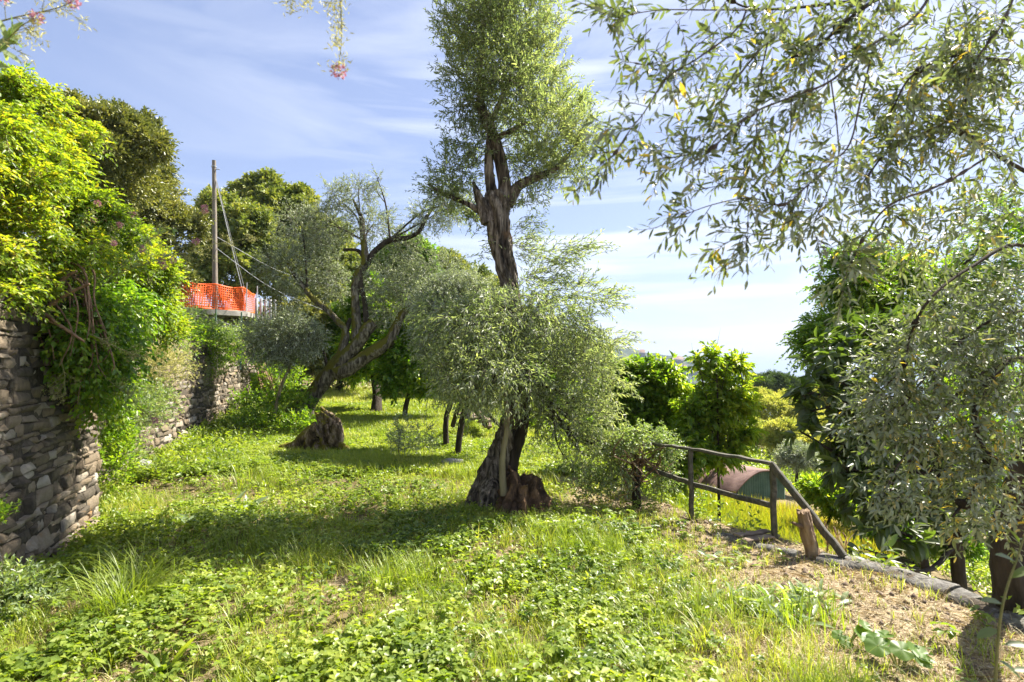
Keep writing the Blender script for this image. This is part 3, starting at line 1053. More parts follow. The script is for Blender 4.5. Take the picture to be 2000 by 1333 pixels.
ss = np.linspace(-1.12, 1.12, 25)
mb = MB()
A0 = [C0 + gx_ * (gw * s) - ax_ * .12 + [0, 0, arch(s)] for s in ss]
A1 = [p + ax_ * 2.6 for p in A0]
V = np.vstack([A0, A1, np.array(A0) + [0, 0, .035], np.array(A1) + [0, 0, .035]])
q = len(ss)
k = np.arange(q - 1)
mb.add(V, np.concatenate([np.stack([k, k + 1, q + k + 1, q + k], 1), np.stack([2 * q + k, 3 * q + k, 3 * q + k + 1, 2 * q + k + 1], 1),
                          np.stack([k, 2 * q + k, 2 * q + k + 1, k + 1], 1), np.stack([q + k, q + k + 1, 3 * q + k + 1, 3 * q + k], 1)]))
mb.build('roof', M['rust'], t)
mb = MB()
nn = 90
s2 = np.linspace(-1.0, 1.0, nn)
off = .014 * np.sign(np.sin(np.arange(nn) * np.pi / 2 + .4))
lo = np.array([C0 + gx_ * (gw * s) + ax_ * (.03 + o_) + [0, 0, -.6] for s, o_ in zip(s2, off)])
hi = np.array([C0 + gx_ * (gw * s) + ax_ * (.03 + o_) + [0, 0, arch(s) - .004] for s, o_ in zip(s2, off)])
k = np.arange(nn - 1)
mb.add(np.vstack([lo, hi]), np.stack([k, k + 1, nn + k + 1, nn + k], 1))
mb.build('end_wall', M['greensheet'], t)
for sg in (-1, 1):
    mb = MB()
    a = C0 + gx_ * gw * sg
    box(mb, a + ax_ * 1.25 + [0, 0, -.05], (1.2, .02, arch(1.0) - .0 - .02), np.array([ax_, gx_, [0, 0, 1]]))
    mb.build('side_wall', M['greensheet'], t)

# ------------------------------------------------------------------ village houses on the hill
rgh = np.random.default_rng(12)


def make_house(mat_):
    h = thing('village_house', (0, 0, 0), 'x', 'house')
    mb = MB()
    box(mb, (0, 0, 3.5), (1, .8, 6.5))
    mb.build('wall', mat_, h)
    mb = MB()
    V = [(-1.1, -.9, 9.9), (1.1, -.9, 9.9), (1.1, .9, 9.9), (-1.1, .9, 9.9), (-.5, 0, 12.2), (.5, 0, 12.2)]
    mb.add(V, [[0, 1, 5, 4], [2, 3, 4, 5]])
    mb.add(V, [[1, 2, 5], [3, 0, 4]])
    mb.add(V[:4], [[3, 2, 1, 0]])
    mb.build('roof', M['houseroof'], h)
    for r in range(3):
        for c in range(3):
            mb = MB()
            box(mb, (-.62 + .62 * c, -.80, 1.6 + 3.0 * r), (.10, .015, .75))
            mb.build('window', M['window'], h)
    return h


protoA, protoB = make_house(M['housewall']), make_house(M['housepale'])


def copy_tree(o, parent=None):
    c = o.copy()
    COL.objects.link(c)
    c.parent = parent
    for ch in o.children:
        copy_tree(ch, c)
    return c


HS = [(1254, 686, 5.5, 0, 'brown house alone on the slope left of the village'), (1324, 699, 8, 0, 'wide house with a hipped roof on the hill crest'),
      (1349, 704, 4.5, 1, 'small pale house right of the wide hipped-roof house on the crest'), (1336, 716, 4.5, 1, 'whitish house on the hillside below the wide crest house'),
      (1360, 722, 6, 1, 'rosy pale house lowest on the village slope'), (1397, 711, 6, 0, 'salmon house seen between the two cherry trees'),
      (1425, 713, 7, 0, 'ochre house at the right end of the crest'), (1310, 706, 5, 0, 'darker house just left of the wide crest house'),
      (1377, 708, 5, 0, 'brown village house behind the top of the second cherry tree')]
for k, (px, py, wd_, kind, lb) in enumerate(HS):
    pr = protoA if kind == 0 else protoB
    used = pr.get('label') != 'x'
    h = copy_tree(pr) if used else pr
    Yh = HY - 25 if py < 712 else HY - 90
    q = P(px, py, Yh)
    h.location = (q[0], q[1], q[2] - 8.5)
    h.scale = (wd_ * 1.15, wd_ * 1.15, 1.0)
    h.rotation_euler = (0, 0, rgh.uniform(-.4, .4))
    h['label'] = lb
    h['group'] = 'village houses on the far hill'
t = thing('bell_tower', P(1360, 712, HY - 20), 'slim square tower rising from the village skyline', 'tower')
q = P(1360, 712, HY - 20)
mb = MB()
box(mb, q + [0, 0, 8], (2.6, 2.6, 16))
mb.build('shaft', M['housepale'], t)
mb = MB()
V = np.array([(-3, -3, 24), (3, -3, 24), (3, 3, 24), (-3, 3, 24), (0, 0, 29)], float) + q
mb.add(V, [[0, 1, 4], [1, 2, 4], [2, 3, 4], [3, 0, 4]])
mb.build('roof', M['houseroof'], t)

# ------------------------------------------------------------------ tree builders
def limbs_to(t, rg, base_pts, cs, rs, r0, matb, name='limb', sides=7, nmax=12, sub=2):
    """limbs curving from points on the trunk to the centre of each crown mass"""
    base_pts = np.asarray(base_pts, float)
    for i in range(min(len(cs), nmax)):
        c, r = cs[i], rs[i]
        b = base_pts[np.argmin(np.linalg.norm(base_pts - (c - [0, 0, .4 * np.linalg.norm(c - base_pts[-1])]), axis=1))]
        L = np.linalg.norm(c - b)
        if L < .15:
            continue
        mid = b * .45 + c * .55 + np.array([0, 0, .05 * L]) + rg.normal(0, .07 * L, 3)
        mb = MB()
        e = c + rdir(rg, 1)[0] * r * .5
        tube(mb, [b, mid, c, e], [r0, r0 * .7, r0 * .4, r0 * .12], sides, 12, rough=.12, seed=i)
        for s in range(sub):
            e = c + rdir(rg, 1)[0] * r * .75
            tube(mb, [mid, (mid + e) / 2 + rg.normal(0, .06 * L, 3), e], [r0 * .45, r0 * .28, r0 * .08], 5, 8)
        mb.build(name, matb, t)


def crown(t, rg, blobs, ntw, L, K, ll, lw, leaf, twigm, inner=.3, upb=.3, outb=.8, rnd=.6, name='crown', **kw):
    O, u, cs, rs = blobpts(rg, blobs, ntw, inner)
    D = nrm(u * outb + np.array([0, 0, upb]) + rnd * rdir(rg, ntw))
    mb = MB()
    sprays(mb, rg, O - D * L * .4, D, L, K, ll, lw, **kw)
    mb.build(name, [leaf, twigm], t)
    return cs, rs


def gnd(px, Y, dz=0.):
    """point on the ground under photograph column px at depth Y"""
    p = P(px, 700, Y)
    return np.array([p[0], p[1], zgf(p[0], p[1]) + dz])


# ------------------------------------------------------------------ the tall olive
rg = np.random.default_rng(21)
Y0 = 7.0
k7 = Y0 / FPX
base = P(968, 985, Y0)
base[2] = zgf(base[0], base[1])
t = thing('olive_tree', base, 'tall twisted old olive tree with hollow split trunk, largest tree in the grass', 'olive tree')


def pr(lst, Y):
    a = []
    for q in lst:
        a.append(P(q[0], q[1], Y + (q[3] if len(q) > 3 else 0)))
    return a, [q[2] * Y / FPX for q in lst]


mb = MB()
a, r = pr([(958, 1010, 56), (962, 975, 42), (966, 925, 27), (979, 887, 20), (994, 838, 17), (1006, 790, 16), (1012, 740, 14), (1008, 650, 14), (996, 560, 16), (982, 490, 18.5), (973, 430, 21), (970, 395, 22), (969, 376, 17)], Y0)
c_ = tube(mb, a, r, 90, 260, flute=.42, rough=.30, seed=8, nf=6, twist=2.2)
for px_, py_, dd in ((905, 1000, -.15), (1035, 1005, .25), (940, 1012, -.42), (1000, 1012, .5)):
    e = P(px_, py_, Y0 + dd)
    e[2] = zgf(e[0], e[1]) - .05
    tube(mb, [P(968, 930, Y0), P(968 + (px_ - 968) * .45, 970, Y0 + dd * .6), e], [.13, .12, .04], 16, 22, flute=.2, rough=.25, seed=int(px_))
mb.build('trunk', M['bark'], t, smooth=True)
mb = MB()
a, r = pr([(1000, 985, 17), (1000, 930, 11), (1006, 890, 9), (1018, 845, 10), (1026, 800, 9), (1020, 750, 8), (1014, 700, 6)], Y0 - .06)
tube(mb, a, r, 22, 44, flute=.3, rough=.25, seed=18, nf=4)
mb.build('second_stem', M['barkdark'], t, smooth=True)
mb = MB()
a, r = pr([(955, 436, 14), (944, 405, 10), (933, 380, 7), (924, 357, 1.5)], Y0 - .05)
tube(mb, a, r, 24, 40, flute=.5, rough=.3, seed=28, nf=3, jag=.12)
mb.build('broken_snag', M['bark'], t)
mb = MB()
a, r = pr([(985, 968, 8), (981, 920, 6.5), (983, 880, 5.5), (991, 830, 5), (985, 760, 4), (975, 690, 3)], Y0 - .42)
tube(mb, a, r, 12, 30, rough=.08, seed=6)
mb.build('basal_shoot', M['palebark'], t, smooth=True)
mainlimbs = [([(982, 410, 15), (986, 362, 13), (975, 305, 12), (962, 262, 11), (945, 225, 10), (937, 190, 7), (938, 130, 5), (945, 60, 4), (950, -10, 3)], 'limb'),
             ([(968, 400, 13), (957, 355, 10), (955, 300, 8), (960, 240, 5), (985, 180, 4), (1010, 110, 3)], 'limb'),
             ([(990, 400, 13), (1012, 365, 10), (1045, 348, 8), (1085, 330, 5), (1120, 290, 3), (1140, 250, 2)], 'limb'),
             ([(968, 272, 6), (1000, 255, 5), (1027, 239, 4)], 'limb'),
             ([(950, 420, 9), (915, 400, 5), (870, 380, 4), (835, 360, 2)], 'limb')]
for lst, nm in mainlimbs:
    mb = MB()
    a, r = pr(lst, Y0)
    tube(mb, a, r, 14, 30, flute=.15, rough=.22, seed=len(lst) * 3, nf=4)
    mb.build(nm, M['bark'], t, smooth=True)
up = [(960, -60, Y0, 95, 90), (930, 30, Y0, 80, 75, 1.1), (1010, 20, Y0, 90, 85, 1.1), (900, 60, Y0, 55, 45), (1075, 60, Y0, 45, 50), (905, 130, Y0, 55, 55), (975, 110, Y0, 90, 75, 1.1), (1055, 130, Y0, 65, 65),
      (905, 205, Y0, 48, 60), (990, 190, Y0, 85, 60, 1.1), (1090, 200, Y0, 60, 50), (1075, 260, Y0, 85, 60, 1.1), (1140, 265, Y0, 45, 55), (925, 275, Y0, 62, 50), (1110, 325, Y0, 60, 35),
      (890, 330, Y0, 55, 45), (865, 380, Y0, 45, 35), (1035, 320, Y0, 60, 45), (915, 410, Y0 + .3, 50, 28, .3, 1.1), (1035, 385, Y0, 40, 22, .3, 1.1)]
cs, rs = crown(t, rg, up, 3900, .28, 12, .064, .0155, M['olive'], M['twig'], inner=.2, upb=.5, rnd=.75, bend=.15, srad=.0024, droop=.1, spread=.75)
# sprays hanging at mid height on the right
sp = [(1080, 500, Y0 - .3, 55, 30, .25), (1135, 490, Y0 - .3, 40, 22, .2), (1060, 545, Y0 - .3, 60, 30, .3), (1130, 575, Y0 - .3, 70, 25, .3), (1185, 590, Y0 - .3, 35, 18, .2), (1020, 470, Y0, 30, 50, .25),
      (930, 480, Y0, 35, 40, .25, .4), (1200, 665, Y0 - .3, 38, 16, .2)]
O, u, cs2, rs2 = blobpts(rg, sp, 330, .2)
D = nrm(u * .3 + np.array([.9, 0, .25]) + .5 * rdir(rg, len(O)))
mb = MB()
sprays(mb, rg, O, D, .24, 10, .062, .0145, droop=.15, spread=.7, srad=.003)
mb.build('crown', [M['olive'], M['twig']], t)
low = [(1000, 610, Y0 - .6, 120, 55, 1.1), (930, 640, Y0 - .5, 100, 70, 1.1), (1080, 640, Y0 - .2, 100, 60, .8), (960, 720, Y0 - .8, 110, 70, 1.1), (1060, 730, Y0 - .1, 105, 80, .8), (1140, 700, Y0, 80, 70, .7),
       (1100, 810, Y0 - .1, 90, 60, .6), (1160, 800, Y0 + .1, 50, 60, .5, .8), (1130, 880, Y0, 55, 40, .4, .7), (1185, 880, Y0, 35, 40, .3, .7), (905, 700, Y0 - .1, 65, 65, .6), (880, 760, Y0 - .2, 45, 35, .4, .5), (850, 610, Y0 - .2, 45, 45, .5, .6), (1220, 930, Y0, 30, 35, .3, .6), (1190, 740, Y0, 45, 40, .4, .6), (1140, 630, Y0 - .2, 50, 35, .4, .5)]
cs, rs = crown(t, rg, low, 2750, .30, 12, .062, .0145, M['olive'], M['twig'], inner=.25, upb=.1, rnd=.8, srad=.0026, droop=.35, spread=.75)
limbs_to(t, rg, c_[130:190:10], cs, rs, .035, M['barkdark'])
# rotten stump piece against its base
q = P(1018, 985, Y0 - .35)
q[2] = zgf(q[0], q[1])
t = thing('tree_stump', q, 'crumbling reddish rotten stump against the foot of the tall olive', 'tree stump')
mb = MB()
a, r = pr([(1022, 1020, 58), (1020, 985, 44), (1018, 955, 36), (1016, 938, 32), (1015, 930, 25)], Y0 - .3)
tube(mb, a, r, 60, 60, flute=.6, rough=.55, seed=44, nf=9, twist=.4, jag=.28)
mb.build('stump_body', M['rotten'], t)
for e_ in ((1075, 1000, -.3), (1000, 1012, -.7)):
    mb = MB()
    e = P(e_[0], e_[1], Y0 + e_[2])
    e[2] = zgf(e[0], e[1]) - .03
    tube(mb, [P(1020, 970, Y0 - .35), (P(1020, 980, Y0 - .35) + e) / 2, e], [.12, .09, .03], 16, 20, flute=.3, rough=.4, seed=int(e_[0]))
    mb.build('root', M['rotten'], t)

# ------------------------------------------------------------------ leaning mossy olive
rg = np.random.default_rng(33)
Y1 = 14.2
base = gnd(596, Y1)
t = thing('olive_tree', base, 'old leaning olive tree with moss on its sloping forked trunk', 'olive tree')
mb = MB()
a, r = pr([(588, 822, 30), (597, 800, 15), (609, 778, 14), (623, 755, 14), (640, 735, 15), (655, 716, 15), (668, 700, 14), (674, 690, 10)], Y1)
ct = tube(mb, a, r, 32, 80, flute=.22, rough=.22, seed=5, nf=5)
tube(mb, [P(600, 790, Y1), P(575, 800, Y1 - .3), P(556, 812, Y1 - .6)], [.2, .15, .05], 16, 20, flute=.3, rough=.3, seed=2)
mb.build('trunk', M['barkmoss'], t, smooth=True)
for lst in ([(666, 705, 13), (668, 688, 10), (675, 646, 7), (660, 628, 6), (638, 605, 5.5), (611, 583, 5), (581, 545, 4), (562, 515, 2.5)],
            [(676, 650, 5), (679, 638, 4.5), (685, 622, 4)],
            [(664, 712, 16), (676, 695, 15), (692, 678, 13), (708, 656, 13), (722, 638, 12), (730, 630, 9)],
            [(694, 664, 10), (697, 640, 9), (694, 594, 8), (696, 545, 8.5), (713, 515, 8), (709, 463, 5.5), (707, 431, 4.5), (698, 408, 3), (690, 391, 2)],
            [(716, 630, 6), (712, 590, 5), (704, 552, 5), (706, 530, 5)],
            [(716, 518, 6.5), (728, 496, 6), (745, 480, 5.5), (761, 470, 5.5), (799, 464, 4.5), (820, 450, 4), (829, 432, 3.5), (848, 402, 2)],
            [(712, 507, 4), (702, 492, 3.5), (690, 488, 3), (671, 488, 2.5)],
            [(655, 728, 16), (683, 718, 15), (713, 698, 13), (742, 680, 13), (762, 665, 11), (773, 640, 9), (786, 615, 8), (800, 598, 6)],
            [(640, 722, 4), (635, 700, 3), (630, 678, 2.5)]):
    mb = MB()
    a, r = pr(lst, Y1)
    tube(mb, a, r, 14, 34, flute=.12, rough=.2, seed=lst[0][0], nf=4)
    mb.build('limb', M['barkmoss'] if lst[0][2] > 9 else M['barkdark'], t, smooth=True)
bl = [(700, 372, Y1, 45, 28), (738, 352, Y1, 14, 16), (655, 385, Y1, 30, 35), (640, 440, Y1 + .3, 50, 50), (730, 440, Y1 + .2, 60, 38), (790, 480, Y1 + .3, 35, 40), (840, 425, Y1, 45, 40),
      (880, 400, Y1, 40, 45), (590, 450, Y1 + .2, 60, 55), (560, 520, Y1, 60, 50), (620, 520, Y1 + .5, 55, 45), (750, 540, Y1 + .4, 60, 50), (810, 560, Y1 + .2, 75, 50), (860, 530, Y1 + .3, 55, 45),
      (770, 600, Y1 + .5, 60, 50), (840, 620, Y1 + .2, 60, 50), (560, 590, Y1, 40, 35), (650, 560, Y1 + .6, 40, 35)]
cs, rs = crown(t, rg, bl, 4400, .34, 10, .075, .019, M['olive_grey'], M['twig'], inner=.3, upb=.25, srad=.004, droop=.2, spread=.8)
limbs_to(t, rg, [P(700, 530, Y1), P(762, 468, Y1), P(600, 560, Y1), P(795, 600, Y1), P(710, 470, Y1)], cs, rs, .03, M['barkdark'], nmax=10, sub=1)

# young thin olive by the wall
rg = np.random.default_rng(34)
Y1 = 13.2
t = thing('olive_tree', gnd(536, Y1), 'slender young silvery olive tree leaning beside the far stone wall', 'olive tree')
mb = MB()
a, r = pr([(533, 830, 4), (540, 790, 3.4), (552, 748, 3), (566, 715, 2.6), (570, 680, 2)], Y1)
tube(mb, a, r, 8, 20, rough=.1)
mb.build('trunk', M['palebark'], t)
bl = [(560, 650, Y1, 60, 50), (520, 680, Y1, 40, 35), (600, 660, Y1, 40, 40), (560, 700, Y1, 40, 25), (500, 650, Y1 + .4, 30, 30)]
cs, rs = crown(t, rg, bl, 1500, .3, 10, .07, .018, M['olive_grey'], M['twig'], inner=.3, srad=.004)
limbs_to(t, rg, a[-2:], cs, rs, .02, M['twig'])

# olive pair on thin trunks, right of centre
rg = np.random.default_rng(35)
for (bx, Y1, tr, bl, lb, n_) in (
    ((872), 10.6, [(872, 855, 6), (871, 820, 5), (880, 790, 5), (886, 760, 4), (880, 700, 4)], [(880, 600, 10.6, 65, 60), (850, 650, 10.6, 45, 55), (905, 560, 10.8, 60, 40), (870, 700, 10.6, 45, 45), (850, 580, 11, 45, 45)],
     'grey-green olive on a thin straight trunk, left one of the pair beside the tall olive', 2400),
    ((893), 9.8, [(892, 866, 6), (900, 835, 6), (908, 800, 5.5), (912, 765, 5), (908, 720, 4)], [(935, 700, 9.8, 55, 60), (900, 740, 9.8, 45, 40), (950, 770, 9.6, 40, 40), (925, 640, 10, 55, 50), (890, 690, 9.8, 45, 45)],
     'olive on a thin leaning trunk, right one of the pair left of the tall olive', 2000)):
    t = thing('olive_tree', gnd(bx, Y1), lb, 'olive tree')
    mb = MB()
    a, r = pr(tr, Y1)
    a[0][2] = zgf(a[0][0], a[0][1]) - .05
    tube(mb, a, r, 12, 24, flute=.1, rough=.15)
    mb.build('trunk', M['barkdark'], t)
    cs, rs = crown(t, rg, bl, n_, .28, 12, .06, .015, M['olive_grey'] if bx < 880 else M['olive'], M['twig'], inner=.25, upb=.05, srad=.003, droop=.35)
    limbs_to(t, rg, a[-2:], cs, rs, .03, M['barkdark'])

# small sapling in the grass
rg = np.random.default_rng(36)
Y1 = 9.6
t = thing('olive_sapling', gnd(782, Y1), 'small silvery olive sapling standing alone in the sunny grass', 'sapling')
mb = MB()
b_ = gnd(782, Y1)
tube(mb, [b_ - [0, 0, .05], P(779, 868, Y1), P(785, 835, Y1)], [.012, .010, .006], 6, 8)
tube(mb, [P(781, 880, Y1), P(805, 872, Y1), P(825, 862, Y1)], [.007, .006, .004], 6, 8)
mb.build('trunk', M['twig'], t)
crown(t, rg, [(785, 838, Y1, 22, 32), (775, 860, Y1, 20, 22), (825, 845, Y1, 26, 24), (800, 868, Y1, 35, 14), (840, 868, Y1, 20, 14)], 210, .18, 9, .05, .012, M['olive_grey'], M['twig'], inner=.2, upb=.5, srad=.0018, stems=True)

# ------------------------------------------------------------------ gnarled stump, rock, timber pile
q = gnd(632, 10.4)
t = thing('tree_stump', q, 'gnarled weathered stump with spreading mossy roots in the sunny grass', 'tree stump')
Y1 = 10.4
mb = MB()
a, r = pr([(636, 888, 31), (637, 868, 25), (640, 848, 22), (642, 832, 20), (636, 820, 15), (627, 808, 9)], Y1)
tube(mb, a, r, 60, 80, flute=.5, rough=.45, seed=6, nf=8, twist=.5, jag=.22)
mb.build('stump_body', M['stump'], t)
for lst in ([(622, 838, 14), (600, 850, 11), (575, 862, 9), (545, 874, 4)], [(645, 850, 13), (662, 868, 9), (678, 882, 8), (697, 895, 4)], [(612, 850, 14), (600, 868, 9), (588, 888, 5)], [(652, 830, 12), (660, 846, 10), (664, 862, 6)]):
    mb = MB()
    a, r = pr(lst, Y1 - .15)
    for q_ in a[2:]:
        q_[2] = min(q_[2], zgf(q_[0], q_[1]) + .12)
    tube(mb, a, r, 16, 26, flute=.25, rough=.35, seed=lst[1][0])
    mb.build('root', M['stump'], t)


def rock(name, c, r3, seed, label, cat='rock', mt='rock', rot=0.):
    th, ph = np.meshgrid(np.linspace(0, 2 * np.pi, 40, endpoint=False), np.linspace(-np.pi / 2, np.pi / 2, 22))
    u = np.stack([np.cos(ph) * np.cos(th), np.cos(ph) * np.sin(th), np.sin(ph)], -1)
    u = np.sign(u) * np.abs(u) ** .8
    d = 1 + .45 * (fbm(u + seed, 1.3, seed, 3) - .5) + .15 * (vn(u, 5, seed) - .5)
    V = (u * d[..., None] * np.asarray(r3)).reshape(-1, 3)
    ca, sa = math.cos(rot), math.sin(rot)
    V = V @ np.array([[ca, sa, 0], [-sa, ca, 0], [0, 0, 1]])
    i = np.arange(21)[:, None] * 40
    j = np.arange(40)[None]
    mb = MB()
    mb.add(V + np.asarray(c), np.stack([i + j, i + (j + 1) % 40, i + 40 + (j + 1) % 40, i + 40 + j], -1).reshape(-1, 4))
    return tag(mb.build(name, M[mt], smooth=True), label, cat)


rock('rock', gnd(886, 9.2, .06), (.19, .12, .085), 3, 'flat pale grey rock lying in the grass left of the tall olive', rot=-.15)
rock('rock', gnd(290, 8.6, .1), (.10, .12, .13), 5, 'small pinkish pale rock in weeds near the wall corner')
rock('rock', gnd(962, 8.6, .05), (.11, .10, .09), 7, 'brown stone at the soil bank behind the tall olive', mt='rotten')

rg = np.random.default_rng(50)
for k in range(11):
    Yk = 13.2 - .18 * k
    a = P(898 + k * 6 + rg.normal(0, 3), 812 + rg.normal(0, 4) + k * 1.5, Yk)
    b = P(948 + rg.normal(0, 8), 782 + k * 3.4 + rg.normal(0, 3), Yk + .7)
    a[2] = max(a[2], zgf(a[0], a[1]) + .03)
    mb = MB()
    beam(mb, a, b, .16, .04, seed=k)
    tag(mb.build('board', M['plank']), 'old brown board, number %s from the back of the timber heap beside the thin-trunked olives' % ['one', 'two', 'three', 'four', 'five', 'six', 'seven', 'eight', 'nine', 'ten', 'eleven'][k], 'board', 'boards of the old timber heap')
for k, (a, b) in enumerate((((884, 832), (902, 782)), ((935, 795), (985, 842)), ((915, 790), (955, 838)))):
    mb = MB()
    A_, B_ = P(*a, 12.2), P(*b, 11.6)
    A_[2] = max(A_[2], zgf(A_[0], A_[1]))
    B_[2] = max(B_[2], zgf(B_[0], B_[1]) + .03)
    tube(mb, [A_, (A_ + B_) / 2 + [0, 0, .04], B_], [.05, .045, .03], 10, 14, rough=.2, seed=k)
    tag(mb.build('fallen_branch', M['barkdark']), ['bare grey branch leaning on the left end of the timber heap', 'bare grey branch sloping down from the right end of the timber heap', 'bare grey branch lying across the middle of the timber heap'][k], 'branch', 'branches on the timber heap')

# ------------------------------------------------------------------ background trees
def lobes(rg, blobs, n, fr=.38):
    """lobes spread over the surface of each big mass"""
    out = []
    for b in blobs:
        rdep = (b[5] if len(b) > 5 else .5 * (b[3] + b[4]) * b[2] / FPX)
        for k in range(n):
            u = rdir(rg, 1)[0]
            if u[2] < -.45:
                u[2] *= -1
            f = rg.uniform(.62, .82)
            s = fr * rg.uniform(.7, 1.25)
            rp = min(b[3], b[4])
            out.append((b[0] + u[0] * b[3] * f, b[1] - u[2] * b[4] * f, b[2] + u[1] * rdep * f, rp * s, rp * s * .85))
        out.append((b[0], b[1], b[2], b[3] * .72, b[4] * .72, rdep * .72, .5))
    return out


def big_tree(name, px, Y, blobs, label, cat, leaf, ntw, seed, ll=.12, lw=.07, L=.35, K=9, nl=11, fr=.38, trw=.2, grp=None, bark='barkdark', inner=.55, upb=.45, stems=False, limbs=4, **kw):
    rg = np.random.default_rng(seed)
    g = gnd(px, Y)
    t = thing(name, g, label, cat, grp)
    cs0 = np.array([P(b[0], b[1], b[2]) for b in blobs])
    lowest = cs0[np.argmin(cs0[:, 2])]
    mid = cs0.mean(0)
    mb = MB()
    tr = [g - [0, 0, .3], g * .6 + np.array([mid[0], mid[1], lowest[2]]) * .4 + rg.normal(0, .05, 3), np.array([mid[0], mid[1], max(lowest[2], g[2] + .5)]), mid]
    tube(mb, tr, [trw, trw * .8, trw * .6, trw * .3], 10, 18, flute=.1, rough=.18, seed=seed)
    mb.build('trunk', M[bark], t, smooth=True)
    lb = lobes(rg, blobs, nl, fr) if nl else blobs
    O, u, cs, rs = blobpts(rg, lb, ntw, inner)
    D = nrm(u * .9 + np.array([0, 0, upb]) + .5 * rdir(rg, ntw))
    mb = MB()
    sprays(mb, rg, O - D * L * .4, D, L, K, ll, lw, stems=stems, **kw)
    mb.build('crown', [M[leaf], M['twig']], t)
    limbs_to(t, rg, np.array([tr[1], tr[2]]), cs0, [np.array([.5, .5, .5])] * len(cs0), trw * .45, M[bark], nmax=limbs, sub=2)
    return t


GT = 'trees on the slope behind the grass'
# hillside evergreens at the left
big_tree('holm_oak', 150, 11.5, [(210, 330, 11, 125, 125), (130, 260, 10.5, 70, 85), (90, 380, 10.5, 110, 140), (215, 235, 11.5, 38, 40)], 'dark glossy evergreen tree rising behind the yellow-green climber', 'tree', 'holm', 9500, 101, ll=.085, lw=.036, L=.24, K=9, nl=12, fr=.33, stems=True, srad=.003)
big_tree('holm_oak', 300, 14, [(290, 400, 14, 85, 90), (350, 460, 14.5, 55, 60), (250, 470, 14, 80, 80), (225, 520, 13, 60, 60)], 'rounded dark evergreen tree between the climber and the utility pole', 'tree', 'holm', 6500, 102, ll=.10, lw=.042, L=.28, K=9, nl=11, fr=.33, stems=True, srad=.003)
big_tree('holm_oak', 320, 17, [(335, 560, 17, 40, 45), (300, 600, 17, 60, 50)], 'low dark evergreen tree partly hidden left of the orange netting', 'tree', 'holm', 1500, 103, ll=.12, lw=.05)
big_tree('broadleaf_tree', 450, 24, [(430, 440, 24, 62, 70), (470, 460, 24, 70, 75), (440, 530, 24, 80, 70), (540, 530, 25, 70, 75)], 'dense olive-brown tree directly behind the utility pole', 'tree', 'wood_far', 6000, 104, ll=.17, lw=.10, L=.45, nl=14, fr=.30, trw=.3, grp=GT)
big_tree('broadleaf_tree', 530, 28, [(520, 400, 28, 85, 62), (580, 430, 28, 55, 65), (590, 500, 28, 60, 70), (500, 470, 28, 70, 60)], 'tallest rounded dark tree on the slope behind the leaning olive', 'tree', 'wood_far', 7500, 105, ll=.19, lw=.11, L=.5, nl=16, fr=.28, trw=.35, grp=GT)
big_tree('broadleaf_tree', 640, 27, [(650, 500, 27, 60, 75), (690, 560, 26, 60, 70), (630, 600, 25, 60, 60)], 'dark tree mostly hidden behind the leaning olive branches', 'tree', 'wood_far', 4500, 106, ll=.18, lw=.11, L=.5, nl=12, fr=.32, trw=.3, grp=GT)
big_tree('broadleaf_tree', 800, 22, [(800, 500, 22, 50, 42), (770, 540, 22, 50, 50), (830, 550, 22, 50, 45)], 'bright green leafy tree on the skyline between the leaning and the tall olive', 'tree', 'brightfar', 2600, 107, ll=.17, lw=.11, L=.4, nl=10, fr=.36, trw=.2)
big_tree('broadleaf_tree', 860, 34, [(850, 530, 34, 50, 55), (890, 560, 34, 55, 55), (850, 620, 32, 70, 60)], 'brownish-green skyline tree just right of the bright green tree', 'tree', 'wood_far', 3800, 108, ll=.22, lw=.13, L=.55, nl=12, fr=.3, trw=.3, grp=GT)
big_tree('broadleaf_tree', 930, 36, [(930, 560, 36, 50, 45), (960, 600, 36, 60, 60), (1000, 640, 36, 60, 50)], 'skyline tree seen directly behind the tall olive trunk', 'tree', 'wood_far', 3800, 109, ll=.22, lw=.13, L=.55, nl=12, fr=.3, trw=.3, grp=GT)
big_tree('broadleaf_tree', 1070, 40, [(1060, 655, 40, 50, 35), (1100, 680, 40, 60, 40), (1150, 700, 40, 45, 35)], 'lowest skyline tree, just left of the distant hill', 'tree', 'wood_far', 3000, 110, ll=.24, lw=.15, L=.55, nl=10, fr=.32, trw=.3, grp=GT)
# dark understorey closing the end of the meadow
big_tree('laurel_tree', 590, 21.5, [(580, 700, 21.5, 50, 50), (600, 640, 22, 60, 50), (540, 640, 22, 40, 50)], 'very dark leafy tree in shade behind the leaning olive trunk', 'tree', 'holm', 2300, 111, ll=.16, lw=.08, L=.4, nl=10, trw=.15)
big_tree('laurel_tree', 660, 22.5, [(650, 690, 22.5, 40, 55), (690, 640, 22.5, 50, 60), (690, 720, 22.5, 40, 40)], 'dark leafy tree seen through the fork of the leaning olive', 'tree', 'fresh', 2600, 112, ll=.15, lw=.08, L=.4, nl=10, trw=.15)
big_tree('fig_tree', 735, 15.5, [(700, 700, 16, 45, 55), (745, 640, 16.5, 50, 60), (730, 590, 17, 60, 50)], 'dark green leafy tree on a thick short trunk right of the leaning olive', 'tree', 'fresh', 2600, 113, ll=.14, lw=.075, L=.35, nl=9, fr=.4, trw=.16, stems=True, srad=.004)
big_tree('citrus_tree', 790, 15.0, [(790, 700, 14.8, 55, 55), (830, 740, 14.8, 50, 40), (770, 745, 14.6, 40, 35), (840, 690, 15, 40, 45)], 'glossy dark green low tree with leaves reaching nearly to the grass', 'tree', 'fresh', 2600, 114, ll=.15, lw=.07, L=.32, nl=8, fr=.42, trw=.08, stems=True, srad=.004)
